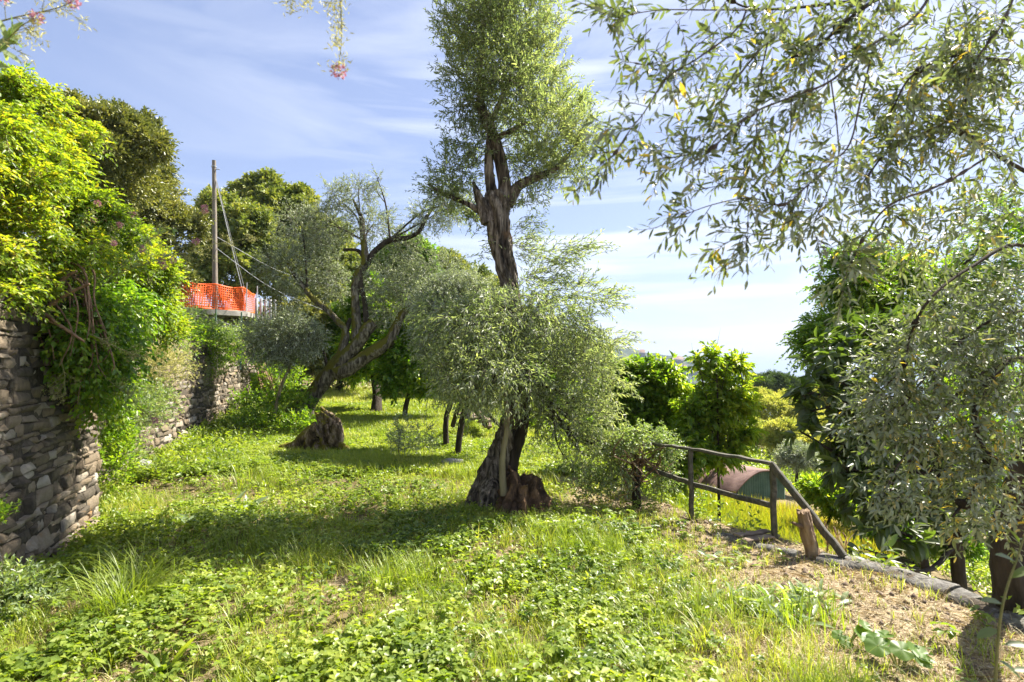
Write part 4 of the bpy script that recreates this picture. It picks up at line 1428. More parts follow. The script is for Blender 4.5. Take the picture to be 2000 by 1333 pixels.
big_tree('laurel_tree', 870, 21, [(860, 690, 21, 60, 60), (910, 680, 21.5, 60, 70), (960, 720, 21, 60, 55)], 'dark leafy tree at the far end of the sunny grass', 'tree', 'fresh', 3200, 115, ll=.16, lw=.09, L=.4, nl=11, trw=.15)
big_tree('laurel_tree', 1010, 19, [(1010, 740, 19, 60, 45), (1060, 760, 18, 60, 45), (1000, 690, 20, 60, 50)], 'leafy green tree behind the tall olive, above the heap of boards', 'tree', 'fresh', 2600, 116, ll=.15, lw=.08, L=.4, nl=11, trw=.12)

# ------------------------------------------------------------------ climber and weeds over the near wall
rg = np.random.default_rng(60)
t = thing('climbing_shrub', (-5.0, 4.9, 2.2), 'big yellow-green sunlit climber spilling over the top of the near wall', 'shrub')
bl = [(10, 190, 4.9, 60, 70), (70, 230, 5.1, 70, 75), (20, 330, 4.7, 110, 100), (110, 330, 5.2, 80, 90), (40, 450, 4.5, 110, 80), (150, 430, 5.2, 90, 80), (-40, 300, 4.4, 120, 160), (50, 560, 4.55, 85, 60), (10, 575, 4.2, 70, 45), (-10, 520, 4.2, 60, 60), (140, 500, 5.0, 80, 65, .4),
      (-40, 560, 4.3, 70, 60, .3), (210, 470, 5.8, 70, 60), (170, 270, 5.6, 40, 40)]
bl2 = lobes(rg, bl, 9, .34)
O, u, cs, rs = blobpts(rg, bl2, 5200, .4)
D = nrm(u * .7 + np.array([.35, -.25, .15]) + .6 * rdir(rg, len(O)))
mb = MB()
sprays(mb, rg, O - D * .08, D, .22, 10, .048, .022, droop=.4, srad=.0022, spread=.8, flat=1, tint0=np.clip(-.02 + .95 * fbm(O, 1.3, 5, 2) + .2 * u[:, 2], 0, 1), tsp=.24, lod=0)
mb.build('foliage', [M['lime'], M['vine']], t)
# woody stems hanging on the wall
for k in range(26):
    x0, y0 = rg.uniform(60, 190), rg.uniform(520, 600)
    Yk = rg.uniform(4.7, 5.2)
    a = P(x0, y0, Yk)
    b = a + np.array([rg.uniform(.02, .25), -.05, -rg.uniform(.15, .55)])
    c = b + np.array([rg.uniform(-.1, .15), 0, -rg.uniform(.1, .45)])
    mb = MB()
    tube(mb, [a - [.2, 0, -.1], a, b, c], [.012, .010, .007, .003], 6, 14, rough=.2, seed=k)
    mb.build('stem', M['vine'], t)
for a, b in (((62, 610), (165, 668)), ((110, 560), (150, 530)), ((95, 600), (175, 555)), ((60, 600), (120, 640))):
    mb = MB()
    tube(mb, [P(*a, 4.65), (P(*a, 4.65) + P(*b, 4.6)) / 2 + [0, 0, .02], P(*b, 4.6)], [.018, .015, .009], 8, 12, rough=.15)
    mb.build('stem', M['vine'], t)

rg = np.random.default_rng(61)
t = thing('ivy_shrub', (-4.9, 6.0, 2.0), 'dark ivy mass clinging over the upper corner of the near wall', 'shrub')
bl = [(170, 620, 5.3, 70, 60, .3), (210, 680, 5.6, 55, 60, .3), (150, 700, 5.2, 50, 50, .25), (240, 600, 6.3, 70, 60, .4), (215, 760, 5.9, 40, 60, .25), (130, 650, 5.0, 45, 45, .2), (175, 770, 5.5, 30, 45, .2)]
O, u, cs, rs = blobpts(rg, lobes(rg, bl, 7, .4), 1500, .4)
D = nrm(u * .8 + np.array([.4, -.3, -.2]) + .5 * rdir(rg, len(O)))
mb = MB()
sprays(mb, rg, O, D, .2, 8, .06, .036, droop=.5, srad=.0022, spread=.8, flat=1)
mb.build('foliage', [M['fresh'], M['vine']], t)
t = thing('climbing_shrub', (-6.4, 8.2, 2.2), 'lime-green leafy shrub on top of the wall right of the big climber', 'shrub')
bl = [(270, 560, 7.2, 60, 60), (285, 610, 7.6, 45, 50), (230, 520, 6.8, 50, 50), (305, 590, 8.0, 26, 50), (280, 500, 8.5, 36, 45), (325, 650, 8.4, 30, 26)]
O, u, cs, rs = blobpts(rg, lobes(rg, bl, 7, .38), 2600, .4)
D = nrm(u * .8 + np.array([.2, -.2, .35]) + .5 * rdir(rg, len(O)))
mb = MB()
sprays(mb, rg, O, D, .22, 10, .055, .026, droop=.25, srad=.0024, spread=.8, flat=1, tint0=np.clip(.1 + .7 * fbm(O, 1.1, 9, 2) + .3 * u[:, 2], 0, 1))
mb.build('foliage', [M['lime'], M['vine']], t)

# weeds along the wall top and the far wall face
rg = np.random.default_rng(62)
WS = [([(330, 700, 11.4, 45, 30, .3), (380, 730, 13, 30, 30, .25), (300, 770, 9.6, 22, 30, .2)], 12, 'glauc', 'pale green creepers draping the middle of the far wall face', .055, .02),
      ([(300, 690, 9.6, 40, 40), (330, 720, 9.8, 45, 40), (280, 740, 9.2, 30, 40)], 9.5, 'seed', 'straw-coloured flowering weeds hanging over the near end of the far wall', .05, .012),
      ([(400, 680, 13.2, 55, 32), (350, 660, 12, 50, 30)], 13, 'fresh', 'green weeds on the far wall top below the wire mesh fence', .07, .03),
      ([(450, 668, 15.5, 45, 28), (500, 660, 16.8, 35, 32)], 16, 'glauc', 'grey-green bush at the end of the far wall top', .08, .03),
      ([(260, 800, 7.6, 45, 60), (240, 880, 7.3, 35, 50), (300, 790, 8.4, 45, 40)], 7.6, 'glauc', 'pale weedy growth filling the corner behind the near wall', .045, .016),
      ([(225, 900, 7.0, 18, 70), (232, 820, 7.1, 22, 60)], 7, 'fresh', 'tall thin nettle-like weeds against the end of the near wall', .05, .024),
      ([(410, 720, 13.6, 30, 28, .25), (440, 700, 14.5, 40, 22, .25)], 14, 'fresh', 'ivy patch on the face of the far wall', .06, .03),
      ([(0, 1010, 3.9, 22, 18, .08)], 3.9, 'fresh', 'little green weed growing out of the near wall stones', .03, .012),
      ([(15, 1150, 3.8, 50, 40, .25), (60, 1180, 3.9, 40, 25, .25)], 3.9, 'glauc', 'pale weeds at the foot of the near wall', .04, .016),
      ([(515, 700, 17.4, 25, 45), (555, 745, 17.5, 35, 40), (470, 790, 15.5, 60, 18)], 17, 'fresh', 'bright green bramble around the leaning sticks', .09, .04),
      ([(560, 790, 13.6, 60, 22, .5), (500, 830, 12.6, 60, 20, .5), (590, 830, 12.2, 50, 18, .4)], 13, 'fresh', 'low leafy undergrowth at the foot of the leaning olive', .07, .04),
      ([(350, 640, 12.5, 80, 35), (300, 650, 10.5, 50, 40)], 12, 'glauc', 'weedy green bank on the wall top left of the mesh fence', .06, .022)]
for bl, Yk, mt, lb, ll_, lw_ in WS:
    c0 = P(*bl[0][:3])
    t = thing('weeds', c0, lb, 'weeds')
    nt = int(sum(b[3] * b[4] for b in bl) * .14 * (1.0 if Yk > 6 else .5)) + 40
    O, u, cs, rs = blobpts(rg, bl, nt, .1)
    D = nrm(u * .4 + np.array([0, -.1, .7]) + .5 * rdir(rg, nt))
    mb = MB()
    sprays(mb, rg, O, D, .025 * Yk if Yk > 6 else .12, 8, ll_, lw_, droop=.3, srad=.002, spread=.8)
    mb.build('foliage', [M[mt], M['greentwig']], t)


def valerian(base, tip, label, seed, n=9, heads=3, hr=.035, leaf=True, r0=.004, sag=0., spr=.35):
    """branched wiry flowering stem with pink flower heads at the tips"""
    rg = np.random.default_rng(seed)
    base, tip = np.asarray(base, float), np.asarray(tip, float)
    t = thing('valerian_plant', base, label, 'flowering plant')
    ax = tip - base
    L = np.linalg.norm(ax)
    pts = np.array([base + ax * s + np.array([0, 0, -sag * math.sin(s * math.pi)]) for s in np.linspace(0, 1, 5)]) + rg.normal(0, .015 * L, (5, 3))
    mb = MB()
    C = tube(mb, pts, np.linspace(r0, r0 * .4, 5), 6, 22)
    ends = [C[-1]]
    for k in range(n):
        i = int(rg.uniform(6, 21))
        d = nrm(ax / L * .8 + rdir(rg, 1)[0] * .9)
        l_ = L * spr * rg.uniform(.4, 1) * (1.2 - i / 30)
        e = C[i] + d * l_
        tube(mb, [C[i], C[i] + d * l_ * .5 + rg.normal(0, .05 * l_, 3), e], [r0 * .45, r0 * .35, r0 * .2], 4, 7)
        for q in range(3):
            s0 = C[i] + d * l_ * rg.uniform(.4, .95)
            e2 = s0 + nrm(d + rdir(rg, 1)[0] * .9) * l_ * .35
            tube(mb, [s0, e2], [r0 * .3, r0 * .15], 3, 3)
            ends.append(e2)
        ends.append(e)
    ends = np.array(ends)
    # seed stalks: short fine hairs
    hn = 4 if L < .6 else 9
    m_ = len(ends) * hn
    O = np.repeat(ends, hn, 0) + rg.normal(0, .012, (m_, 3))
    leaf_mesh(mb, O, rdir(rg, m_), rdir(rg, m_), .02, .004, rg.uniform(0, 1, m_), mi=1)
    mb.build('stem', [M['greentwig'], M['seed']], t)
    if leaf:
        m_ = 26
        i = rg.integers(1, 15, m_)
        mb = MB()
        leaf_mesh(mb, C[i], nrm(rdir(rg, m_) + [0, 0, .3]), rdir(rg, m_), .07, .024, rg.uniform(.2, .9, m_), lod=1)
        mb.build('leaves', M['glauc'], t)
    for h in range(heads):
        c = ends[0] if h == 0 else ends[rg.integers(0, len(ends))]
        m_ = 130
        u = rdir(rg, m_)
        mb = MB()
        leaf_mesh(mb, c + u * hr * rg.uniform(.3, 1, m_)[:, None], u, rdir(rg, m_), hr * .38, hr * .26, rg.uniform(0, 1, m_))
        mb.build('flower_head', M['flower'], t)


valerian(P(672, -110, 1.75), P(664, 138, 1.75), 'hanging stem with one pink flower head at top centre against the sky', 1, n=14, heads=1, hr=.022, leaf=False, r0=.0028, sag=.0, spr=.22)
valerian(P(700, -60, 1.8), P(560, 6, 1.8), 'wispy flowering stem just touching the top edge left of the hanging pink flower', 2, n=8, heads=0, hr=.02, leaf=False, r0=.002, spr=.3)
valerian(P(-60, 60, 1.7), P(145, 2, 1.7), 'blurred pink-flowered stem in the top left corner', 3, n=9, heads=2, hr=.02, r0=.003, spr=.35, leaf=False)
valerian(P(-50, 130, 1.7), P(70, 30, 1.7), 'leafy green stem below the pink flowers in the top left corner', 4, n=8, heads=1, hr=.018, r0=.003)
valerian(P(190, 560, 5.2), P(400, 405, 5.6), 'tall pink valerian arching from the wall top in front of the utility pole', 5, n=16, heads=4, hr=.032, r0=.005, sag=-.05)
valerian(P(180, 560, 5.2), P(385, 470, 5.4), 'lower pink valerian spray reaching toward the orange netting', 6, n=15, heads=4, hr=.032, r0=.005)
valerian(P(120, 520, 5.0), P(235, 440, 5.0), 'pink valerian flowering within the yellow-green climber', 7, n=8, heads=3, hr=.028, r0=.005)
valerian(P(130, 470, 4.9), P(188, 396, 4.9), 'single pink valerian head high in the yellow-green climber', 8, n=6, heads=2, hr=.028, r0=.005)
valerian(P(150, 640, 4.8), P(270, 700, 4.9), 'straw-coloured seeding stems hanging beside the dark ivy', 9, n=16, heads=0, r0=.006, leaf=False)
valerian(P(120, 700, 4.8), P(130, 770, 4.8), 'curled dry seed stems low on the near wall', 10, n=12, heads=0, r0=.005, leaf=False, spr=.7)
valerian(P(190, 720, 5.2), P(300, 820, 5.4), 'seeding weed stems drooping past the near wall corner', 11, n=16, heads=1, r0=.005, leaf=True)
valerian(P(310, 500, 6.5), P(505, 462, 6.8), 'long bare flower stalk crossing in front of the guy wires', 12, n=12, heads=0, r0=.005, leaf=False, spr=.25)

# ------------------------------------------------------------------ right side: cherry trees, ivy bush, loquat, ailanthus
CH = dict(ll=.105, lw=.046, L=.24, K=8, nl=0, stems=True, srad=.0035, droop=.3, down=.5, spread=.55, inner=.2, upb=.8, curl=.25, trw=.03)
big_tree('cherry_tree', 1250, 8.8, [(1225, 760, 8.8, 34, 50), (1262, 745, 8.8, 34, 42), (1310, 745, 8.8, 24, 38), (1240, 820, 8.8, 45, 38), (1300, 810, 8.8, 40, 38), (1205, 722, 8.8, 16, 16), (1238, 718, 8.8, 14, 14), (1262, 712, 8.8, 10, 14), (1288, 712, 8.8, 8, 10), (1312, 716, 8.8, 7, 10), (1180, 770, 8.8, 24, 34), (1325, 775, 8.8, 26, 26), (1195, 830, 8.8, 30, 30)],
         'fresh green cherry tree with drooping leaves, left one behind the handrail', 'cherry tree', 'cherry', 1150, 120, **CH)
big_tree('cherry_tree', 1400, 8.2, [(1391, 690, 8.2, 8, 16, .1, 2.5), (1364, 706, 8.2, 6, 14, .1, 2.5), (1446, 712, 8.2, 10, 8, .1, 2), (1400, 735, 8.2, 26, 32), (1440, 705, 8.2, 16, 12), (1455, 745, 8.2, 16, 14), (1420, 712, 8.2, 14, 14), (1385, 800, 8.2, 38, 38), (1432, 785, 8.2, 38, 38), (1345, 840, 8.2, 30, 24), (1425, 860, 8.2, 34, 26), (1468, 790, 8.2, 14, 14), (1375, 768, 8.2, 10, 14), (1335, 885, 8.0, 40, 30, .35, 1.6), (1400, 892, 8.0, 36, 14, .3, 1.6), (1345, 800, 8.2, 26, 26), (1460, 840, 8.2, 16, 20), (1320, 930, 7.8, 30, 24)],
         'fresh green cherry tree with a taller pointed top, right one behind the handrail', 'cherry tree', 'cherry', 1150, 121, **CH)

rg = np.random.default_rng(63)
t = thing('ivy_bush', gnd(1245, 7.0, -.1), 'ivy-covered bush swallowing the left end of the timber handrail', 'bush')
mb = MB()
tube(mb, [gnd(1243, 7.0, -.3), P(1242, 930, 7.0), P(1246, 870, 7.0)], [.06, .05, .045], 12, 14, rough=.3)
mb.build('trunk', M['barkdark'], t)
for k in range(46):
    mb = MB()
    a = P(1243 + rg.normal(0, 4), rg.uniform(870, 950), 7.0)
    e = P(rg.uniform(1190, 1325), rg.uniform(848, 935), 6.9 + rg.normal(0, .25))
    tube(mb, [a, (a + e) / 2 + rg.normal(0, .06, 3), e], [.012, .01, .005], 5, 9, rough=.2, seed=k)
    mb.build('stem', M['vine'], t)
O, u, cs, rs = blobpts(rg, lobes(rg, [(1255, 852, 7.0, 62, 20, .4), (1215, 880, 7.0, 42, 36, .4), (1295, 885, 6.9, 38, 24, .3), (1200, 930, 7.0, 34, 18, .3), (1300, 940, 6.9, 26, 24, .2, .5), (1165, 945, 7.2, 40, 22, .3)], 6, .4), 1050, .3)
D = nrm(u * .8 + np.array([0, -.1, .3]) + .5 * rdir(rg, len(O)))
mb = MB()
sprays(mb, rg, O, D, .14, 8, .035, .02, droop=.3, srad=.002)
mb.build('foliage', [M['glauc'], M['vine']], t)

# loquat: whorls of long drooping leathery leaves
rg = np.random.default_rng(64)
g_ = gnd(1868, 6.2)
t = thing('loquat_tree', g_, 'dark loquat tree with long leathery leaves behind the sloping rail', 'loquat tree')
mb = MB()
tr = [g_ - [0, 0, .3], P(1868, 1080, 6.2), P(1850, 960, 6.3), P(1800, 820, 6.5), P(1760, 700, 6.6)]
ct = tube(mb, tr, [.075, .065, .06, .045, .02], 14, 30, rough=.15, seed=2)
mb.build('trunk', M['barkdark'], t)
bl = [(1640, 700, 6.6, 60, 40), (1700, 660, 6.8, 60, 45), (1760, 650, 7, 60, 50), (1630, 770, 6.4, 55, 35), (1700, 760, 6.6, 60, 50), (1620, 850, 6.2, 45, 40), (1680, 870, 6.3, 60, 55), (1600, 800, 6.3, 35, 30), (1760, 860, 6.5, 70, 70), (1660, 915, 6.0, 40, 28),
      (1720, 960, 6.0, 60, 45), (1585, 770, 6.3, 26, 14, .2, 1.6), (1575, 850, 6.2, 22, 14, .2, 1.6), (1800, 1000, 6.1, 70, 45), (1840, 900, 6.4, 60, 70), (1740, 1030, 5.8, 50, 35), (1700, 1075, 5.4, 30, 16), (1900, 1010, 6.0, 60, 40), (1595, 720, 6.6, 25, 18)]
O, u, cs, rs = blobpts(rg, bl, 430, .4)
D = nrm(u * .8 + np.array([0, -.1, .5]) + .4 * rdir(rg, len(O)))
mb = MB()
sprays(mb, rg, O - D * .1, D, .16, 9, .19, .06, droop=.1, srad=.005, spread=1.1, pair=False, lod=1, curl=.35, down=.5, start=.6, tint0=rg.uniform(0, .6, len(O)) ** 1.5, tsp=.12, wide=.6)
mb.build('crown', [M['loquat'], M['twig']], t)
limbs_to(t, rg, ct[8:26:4], cs, rs, .03, M['barkdark'], nmax=18, sub=1)

AI = dict(ll=.065, lw=.028, L=.42, K=20, nl=0, stems=True, srad=.003, droop=.35, spread=1.3, inner=.2, upb=.15, flat=1, trw=.06, bend=.2, jl=.15)
big_tree('acacia_tree', 1800, 8.8, [(1660, 560, 8.6, 50, 30, .5, 1.6), (1625, 640, 8.4, 60, 26, .5, 1.8), (1650, 505, 8.6, 30, 16, .3, 2), (1578, 668, 8.4, 18, 10, .3, 2), (1700, 600, 8.6, 60, 40), (1690, 500, 8.8, 45, 28), (1760, 530, 8.8, 60, 45), (1600, 670, 8.4, 35, 30), (1840, 560, 8.8, 60, 50, .6, .4), (1920, 520, 8.8, 70, 70, .8, .35), (1960, 430, 8.8, 50, 50, .6, .3), (1800, 640, 8.8, 70, 50, .6, .5), (1900, 660, 8.8, 80, 70, .8, .4)],
         'light feathery-leaved tree rising above the dark loquat', 'tree', 'fresh', 2600, 130, limbs=11, **AI)

# bushes, pine and mimosa slope beyond the terrace
SH = 'yellow-green shrubs filling the slope below'
for k, (px, Y, bl, lb) in enumerate([
        (1500, 30, [(1500, 800, 30, 55, 32), (1540, 790, 31, 40, 28)], 'bright yellow-green shrub just under the pine, right of the cherry trees'),
        (1460, 26, [(1450, 835, 26, 40, 30), (1490, 850, 26, 45, 25)], 'yellow-green shrub touching the right side of the taller cherry tree'),
        (1570, 28, [(1575, 815, 28, 45, 35), (1600, 840, 27, 40, 25)], 'yellow-green shrub beside the left edge of the loquat tree'),
        (1530, 22, [(1535, 850, 22, 45, 28)], 'lowest yellow-green shrub above the round grey-green bush'),
        (1630, 33, [(1640, 780, 33, 60, 35)], 'yellow-green shrub hidden behind the loquat leaves'),
        (1390, 34, [(1400, 800, 34, 60, 30)], 'yellow-green shrub seen in gaps between the cherry trees'),
        (1480, 36, [(1475, 775, 36, 40, 18)], 'small pale shrub between the taller cherry tree and the dark pine'),
        (1560, 21, [(1590, 875, 21, 40, 24)], 'yellow-green shrub behind the round grey-green bush'),
        (1720, 24, [(1740, 850, 24, 80, 45)], 'large yellow-green shrub behind the middle of the loquat tree')]):
    big_tree('mimosa_shrub', px, Y, bl, lb, 'shrub', 'mimosa', 2300, 140 + k, ll=.13, lw=.035, L=.35, K=12, nl=26, fr=.22, trw=.06, grp=SH, limbs=2)
big_tree('pine_tree', 1510, 58, [(1500, 752, 58, 45, 22), (1540, 756, 58, 42, 20), (1470, 758, 58, 20, 14), (1580, 762, 58, 35, 18)], 'dark rounded pine on the skyline between cherry and loquat trees', 'pine tree', 'pine', 3600, 150, ll=.3, lw=.05, L=.6, K=12, nl=14, fr=.4, trw=.25, upb=1.2)
big_tree('olive_tree', 1555, 15, [(1555, 890, 15, 42, 26), (1540, 905, 15, 35, 20), (1580, 905, 15, 30, 18)], 'round grey-green olive bush directly behind the corner of the handrail', 'olive tree', 'olive_grey', 1300, 151, ll=.07, lw=.02, L=.25, K=10, nl=8, trw=.05, limbs=2)
big_tree('olive_tree', 1420, 17, [(1430, 820, 17, 35, 20), (1400, 835, 17, 25, 15)], 'small silvery olive bush visible between the two cherry trees', 'olive tree', 'olive_grey', 500, 152, ll=.07, lw=.02, L=.25, K=10, nl=6, trw=.04, limbs=2)
for k, (px, Y, bl, lb) in enumerate([
        (1130, 20, [(1130, 790, 20, 60, 45), (1090, 800, 20, 50, 40)], 'green thicket behind the lower right foliage of the tall olive'),
        (1200, 16, [(1190, 850, 16, 60, 45), (1230, 830, 16, 50, 45)], 'green thicket between the tall olive and the left cherry tree'),
        (1320, 14, [(1320, 870, 14, 55, 40), (1380, 880, 14, 45, 25)], 'green thicket below the cherry trees beyond the handrail'),
        (1600, 11, [(1610, 960, 11, 45, 30), (1660, 990, 11, 60, 30)], 'green thicket behind the sloping rail'),
        (1850, 14, [(1830, 960, 14, 90, 70), (1930, 900, 14, 90, 90)], 'green thicket low behind the loquat tree on the right'),
        (1760, 10, [(1770, 1040, 10, 70, 30), (1860, 1060, 9, 60, 30)], 'low green thicket under the loquat tree'),
        (1000, 14, [(1050, 850, 13, 40, 25), (1090, 870, 12.4, 40, 25)], 'low green bush right of the tall olive along the path'),
        (1290, 30, [(1280, 790, 30, 90, 40), (1350, 790, 32, 60, 35)], 'green thicket far down the slope behind the left cherry tree'),
        (1990, 20, [(1960, 800, 20, 120, 90), (1880, 780, 22, 80, 60)], 'tall green thicket closing the right edge of the slope')]):
    big_tree('leafy_bush', px, Y, bl, lb, 'bush', 'fresh' if k % 3 else 'cherry', 1500, 160 + k, ll=.011 * Y ** .8 * 1.3, lw=.006 * Y ** .8, L=.02 * Y, K=9, nl=9, fr=.4, trw=.03, limbs=2)

# ------------------------------------------------------------------ foreground olive overhanging from the right
rg = np.random.default_rng(70)
g_ = gnd(1985, 3.9)
g_[2] = P(1985, 1225, 3.9)[2]
t = thing('olive_tree', g_, 'near olive tree on the right whose branches hang across the top of the view', 'olive tree')
mb = MB()
tr = [g_ - [0, 0, .3], P(1975, 1150, 3.9), P(1968, 1060, 3.9), P(2000, 930, 3.85), P(2070, 760, 3.7), P(2140, 560, 3.4), P(2200, 300, 3.1), P(2200, 60, 2.8)]
ct = tube(mb, tr, [.13, .10, .085, .085, .08, .075, .06, .05], 24, 60, flute=.2, rough=.2, seed=3)
mb.build('trunk', M['barkdark'], t, smooth=True)
BR = [  # px, py, Y ; thickness in px
    ([(2200, 60, 2.8), (2000, -60, 2.5), (1850, -70, 2.3), (1720, -5, 2.15), (1645, 48, 2.1), (1600, 90, 2.05), (1546, 113, 2.0)], 7),
    ([(1720, -5, 2.15), (1560, 15, 2.1), (1460, 15, 2.0), (1400, -20, 2.0)], 5),
    ([(1850, -70, 2.3), (1790, 30, 2.2), (1708, 85, 2.1), (1623, 158, 2.0), (1546, 190, 1.95), (1465, 225, 1.9), (1380, 300, 1.85), (1330, 330, 1.85)], 4),
    ([(1460, 15, 2.0), (1438, 58, 1.95), (1366, 112, 1.9), (1303, 153, 1.85), (1258, 220, 1.85), (1225, 262, 1.85), (1200, 300, 1.85), (1172, 322, 1.85)], 2.6),
    ([(1480, 20, 2.0), (1380, 20, 1.95), (1290, 20, 1.95), (1215, 30, 1.9), (1170, 25, 1.9)], 2.2),
    ([(1400, 60, 1.95), (1330, 110, 1.9), (1270, 128, 1.9), (1190, 110, 1.85)], 1.5),
    ([(2140, 560, 3.4), (2050, 380, 2.9), (1940, 300, 2.6), (1860, 250, 2.4), (1780, 270, 2.3), (1730, 300, 2.25), (1690, 350, 2.2)], 5),
    ([(1940, 300, 2.6), (1840, 360, 2.4), (1740, 400, 2.3), (1690, 460, 2.3), (1660, 520, 2.3), (1640, 560, 2.3)], 3.2),
    ([(1708, 85, 2.1), (1680, 200, 2.05), (1660, 280, 2.0), (1625, 318, 2.0), (1580, 360, 1.95), (1530, 400, 1.9), (1465, 387, 1.9), (1393, 400, 1.9), (1330, 423, 1.9), (1280, 446, 1.9)], 2.6),
    ([(1623, 158, 2.0), (1635, 250, 2.0), (1636, 320, 2.0), (1610, 390, 2.0), (1590, 440, 2.0), (1600, 470, 2.0), (1650, 500, 2.0)], 2),
    ([(1546, 190, 1.95), (1540, 280, 1.95), (1500, 350, 1.9), (1465, 400, 1.9), (1460, 460, 1.9), (1455, 498, 1.9)], 1.8),
    ([(1580, 360, 1.95), (1560, 420, 1.9), (1500, 450, 1.9), (1430, 470, 1.9), (1405, 480, 1.9)], 1.6),
    ([(2200, 300, 3.1), (2080, 150, 2.7), (1960, 120, 2.5), (1860, 110, 2.4), (1780, 150, 2.3), (1740, 220, 2.3)], 4.5),
    ([(2000, -60, 2.5), (1960, 40, 2.4), (1900, 130, 2.35), (1880, 220, 2.3), (1830, 300, 2.3)], 3.5),
    ([(2070, 760, 3.7), (1990, 700, 3.3), (1935, 742, 3.1), (1905, 800, 3.0), (1912, 860, 2.95), (1935, 905, 2.9), (1900, 960, 2.85), (1860, 1010, 2.8)], 8),
    ([(2140, 560, 3.4), (2000, 480, 3.1), (1900, 520, 3.0), (1820, 580, 2.9), (1780, 650, 2.9), (1760, 720, 2.9), (1700, 780, 2.9)], 5),
    ([(2050, 600, 3.4), (1950, 620, 3.2), (1860, 680, 3.1), (1780, 770, 3.0), (1720, 850, 3.0)], 4.5),
    ([(1990, 700, 3.3), (1900, 740, 3.2), (1820, 830, 3.1), (1760, 900, 3.0), (1720, 980, 2.9)], 4),
    ([(1560, 15, 2.1), (1500, 80, 2.0), (1420, 180, 1.95), (1380, 260, 1.9), (1350, 300, 1.9), (1290, 310, 1.9)], 2.2),
    ([(1500, 80, 2.0), (1480, 180, 2.0), (1475, 280, 1.95), (1440, 350, 1.95), (1370, 370, 1.9)], 2.0),
]
allO, allD, allW = [], [], []
for pts, w in BR:
    mb = MB()
    a = [P(*p) for p in pts]
    r = [w * .5 * pts[0][2] / FPX * 1.5 * (1 - .7 * k / (len(a) - 1)) for k in range(len(a))]
    C = tube(mb, a, r, 8, len(a) * 7, rough=.12, seed=int(pts[0][0]))
    for kk in range(3 if w > 2.4 else 1):
        ik = int(rg.uniform(4, len(C) - 4))
        rk = w * .5 * pts[0][2] / FPX * 2.6
        tube(mb, [C[ik - 1], C[ik], C[ik] + (C[ik + 1] - C[ik]) * .9], [rk * .4, rk, rk * .4], 8, 7, rough=.3)
    mb.build('branch', M['twig'] if w < 4.5 else M['barkdark'], t)
    # knots of side twigs
    L_ = np.linalg.norm(np.diff(C, axis=0), axis=1).sum()
    right = pts[-1][0] > 1650
    nt = int(L_ * (22 if right else 23))
    s = rg.uniform(.12 if w < 4.5 else .3, 1, nt) ** .85
    i = np.clip((s * (len(C) - 1)).astype(int), 0, len(C) - 2)
    T = nrm(C[i + 1] - C[i])
    D = nrm(T * .75 + rdir(rg, nt) * .85 + np.array([-.1, 0, -.02]))
    allO.append(C[i])
    allD.append(D)
O = np.concatenate(allO)
D = np.concatenate(allD)
mb = MB()
sprays(mb, rg, O, D, .12, 8, .043, .0118, droop=.08, srad=.0015, spread=1.0, lod=1, tsp=.2, start=.25, jl=.3, wide=.5, tint0=rg.uniform(.15, .8, len(O)), curl=.08)
# second-order sprigs
n2 = 420
i = rg.integers(0, len(O), n2)
sprays(mb, rg, O[i] + D[i] * .08, nrm(D[i] + rdir(rg, n2) * .9 + [0, 0, -.1]), .11, 8, .042, .011, droop=.2, spread=1., srad=.0011, lod=1, tsp=.2)
mb.build('leaves', [M['olive_near'], M['twig']], t)
for (bl_, nn_) in (([(1480, 90, 2.1, 260, 90, .35), (1420, 230, 1.95, 160, 90, .25), (1560, 330, 2.0, 150, 120, .3), (1700, 160, 2.2, 160, 150, .35), (1850, 150, 2.5, 150, 170, .4), (1780, 380, 2.4, 120, 90, .35), (1930, 330, 2.6, 90, 130, .4), (1260, 60, 1.95, 90, 70, .2)], 210),):
    Of, u, cs, rs = blobpts(rg, bl_, nn_, 0.)
    D = nrm(np.array([-.5, -.1, -.35]) + .8 * rdir(rg, nn_))
    mb = MB()
    sprays(mb, rg, Of, D, .20, 9, .046, .012, droop=.25, srad=.0014, spread=.9, lod=1, tsp=.2, jl=.3, wide=.5, curl=.08)
    mb.build('leaves', [M['olive_near'], M['twig']], t)
# dense foliage of the right-hand side
bl = [(1960, 100, 2.5, 90, 110), (1870, 60, 2.4, 80, 70), (1960, 260, 2.6, 70, 90), (1850, 220, 2.5, 70, 70), (1950, 420, 2.8, 80, 70), (1840, 440, 2.7, 80, 60), (1760, 470, 2.6, 50, 40), (1980, 560, 3.2, 70, 70), (1900, 620, 3.2, 80, 70),
      (1830, 700, 3.1, 80, 60), (1750, 770, 3.0, 60, 45), (1950, 760, 3.2, 70, 80), (1870, 800, 3.1, 80, 60), (1790, 850, 3.0, 60, 45), (1960, 900, 3.1, 70, 60), (1870, 930, 3.0, 80, 45), (1780, 970, 2.9, 40, 40), (1700, 820, 3.0, 45, 30),
      (1940, 1020, 3.0, 60, 35), (1990, 680, 3.2, 60, 100), (1780, 640, 3.0, 50, 40), (1720, 700, 3.0, 40, 30)]
bl = [b[:3] + (b[3], b[4], .5 * (b[3] + b[4]) * b[2] / FPX, .6 if b[1] < 520 else 1) for b in bl]
Ob, u, cs, rs = blobpts(rg, bl, 960, .15)
D = nrm(u * .4 + np.array([-.45, -.1, -.1]) + .6 * rdir(rg, len(Ob)))
mb = MB()
sprays(mb, rg, Ob, D, .20, 10, .052, .0135, droop=.2, srad=.0016, spread=1.0, lod=1, tsp=.2, wide=.5, curl=.08)
mb.build('leaves', [M['olive_near'], M['twig']], t)

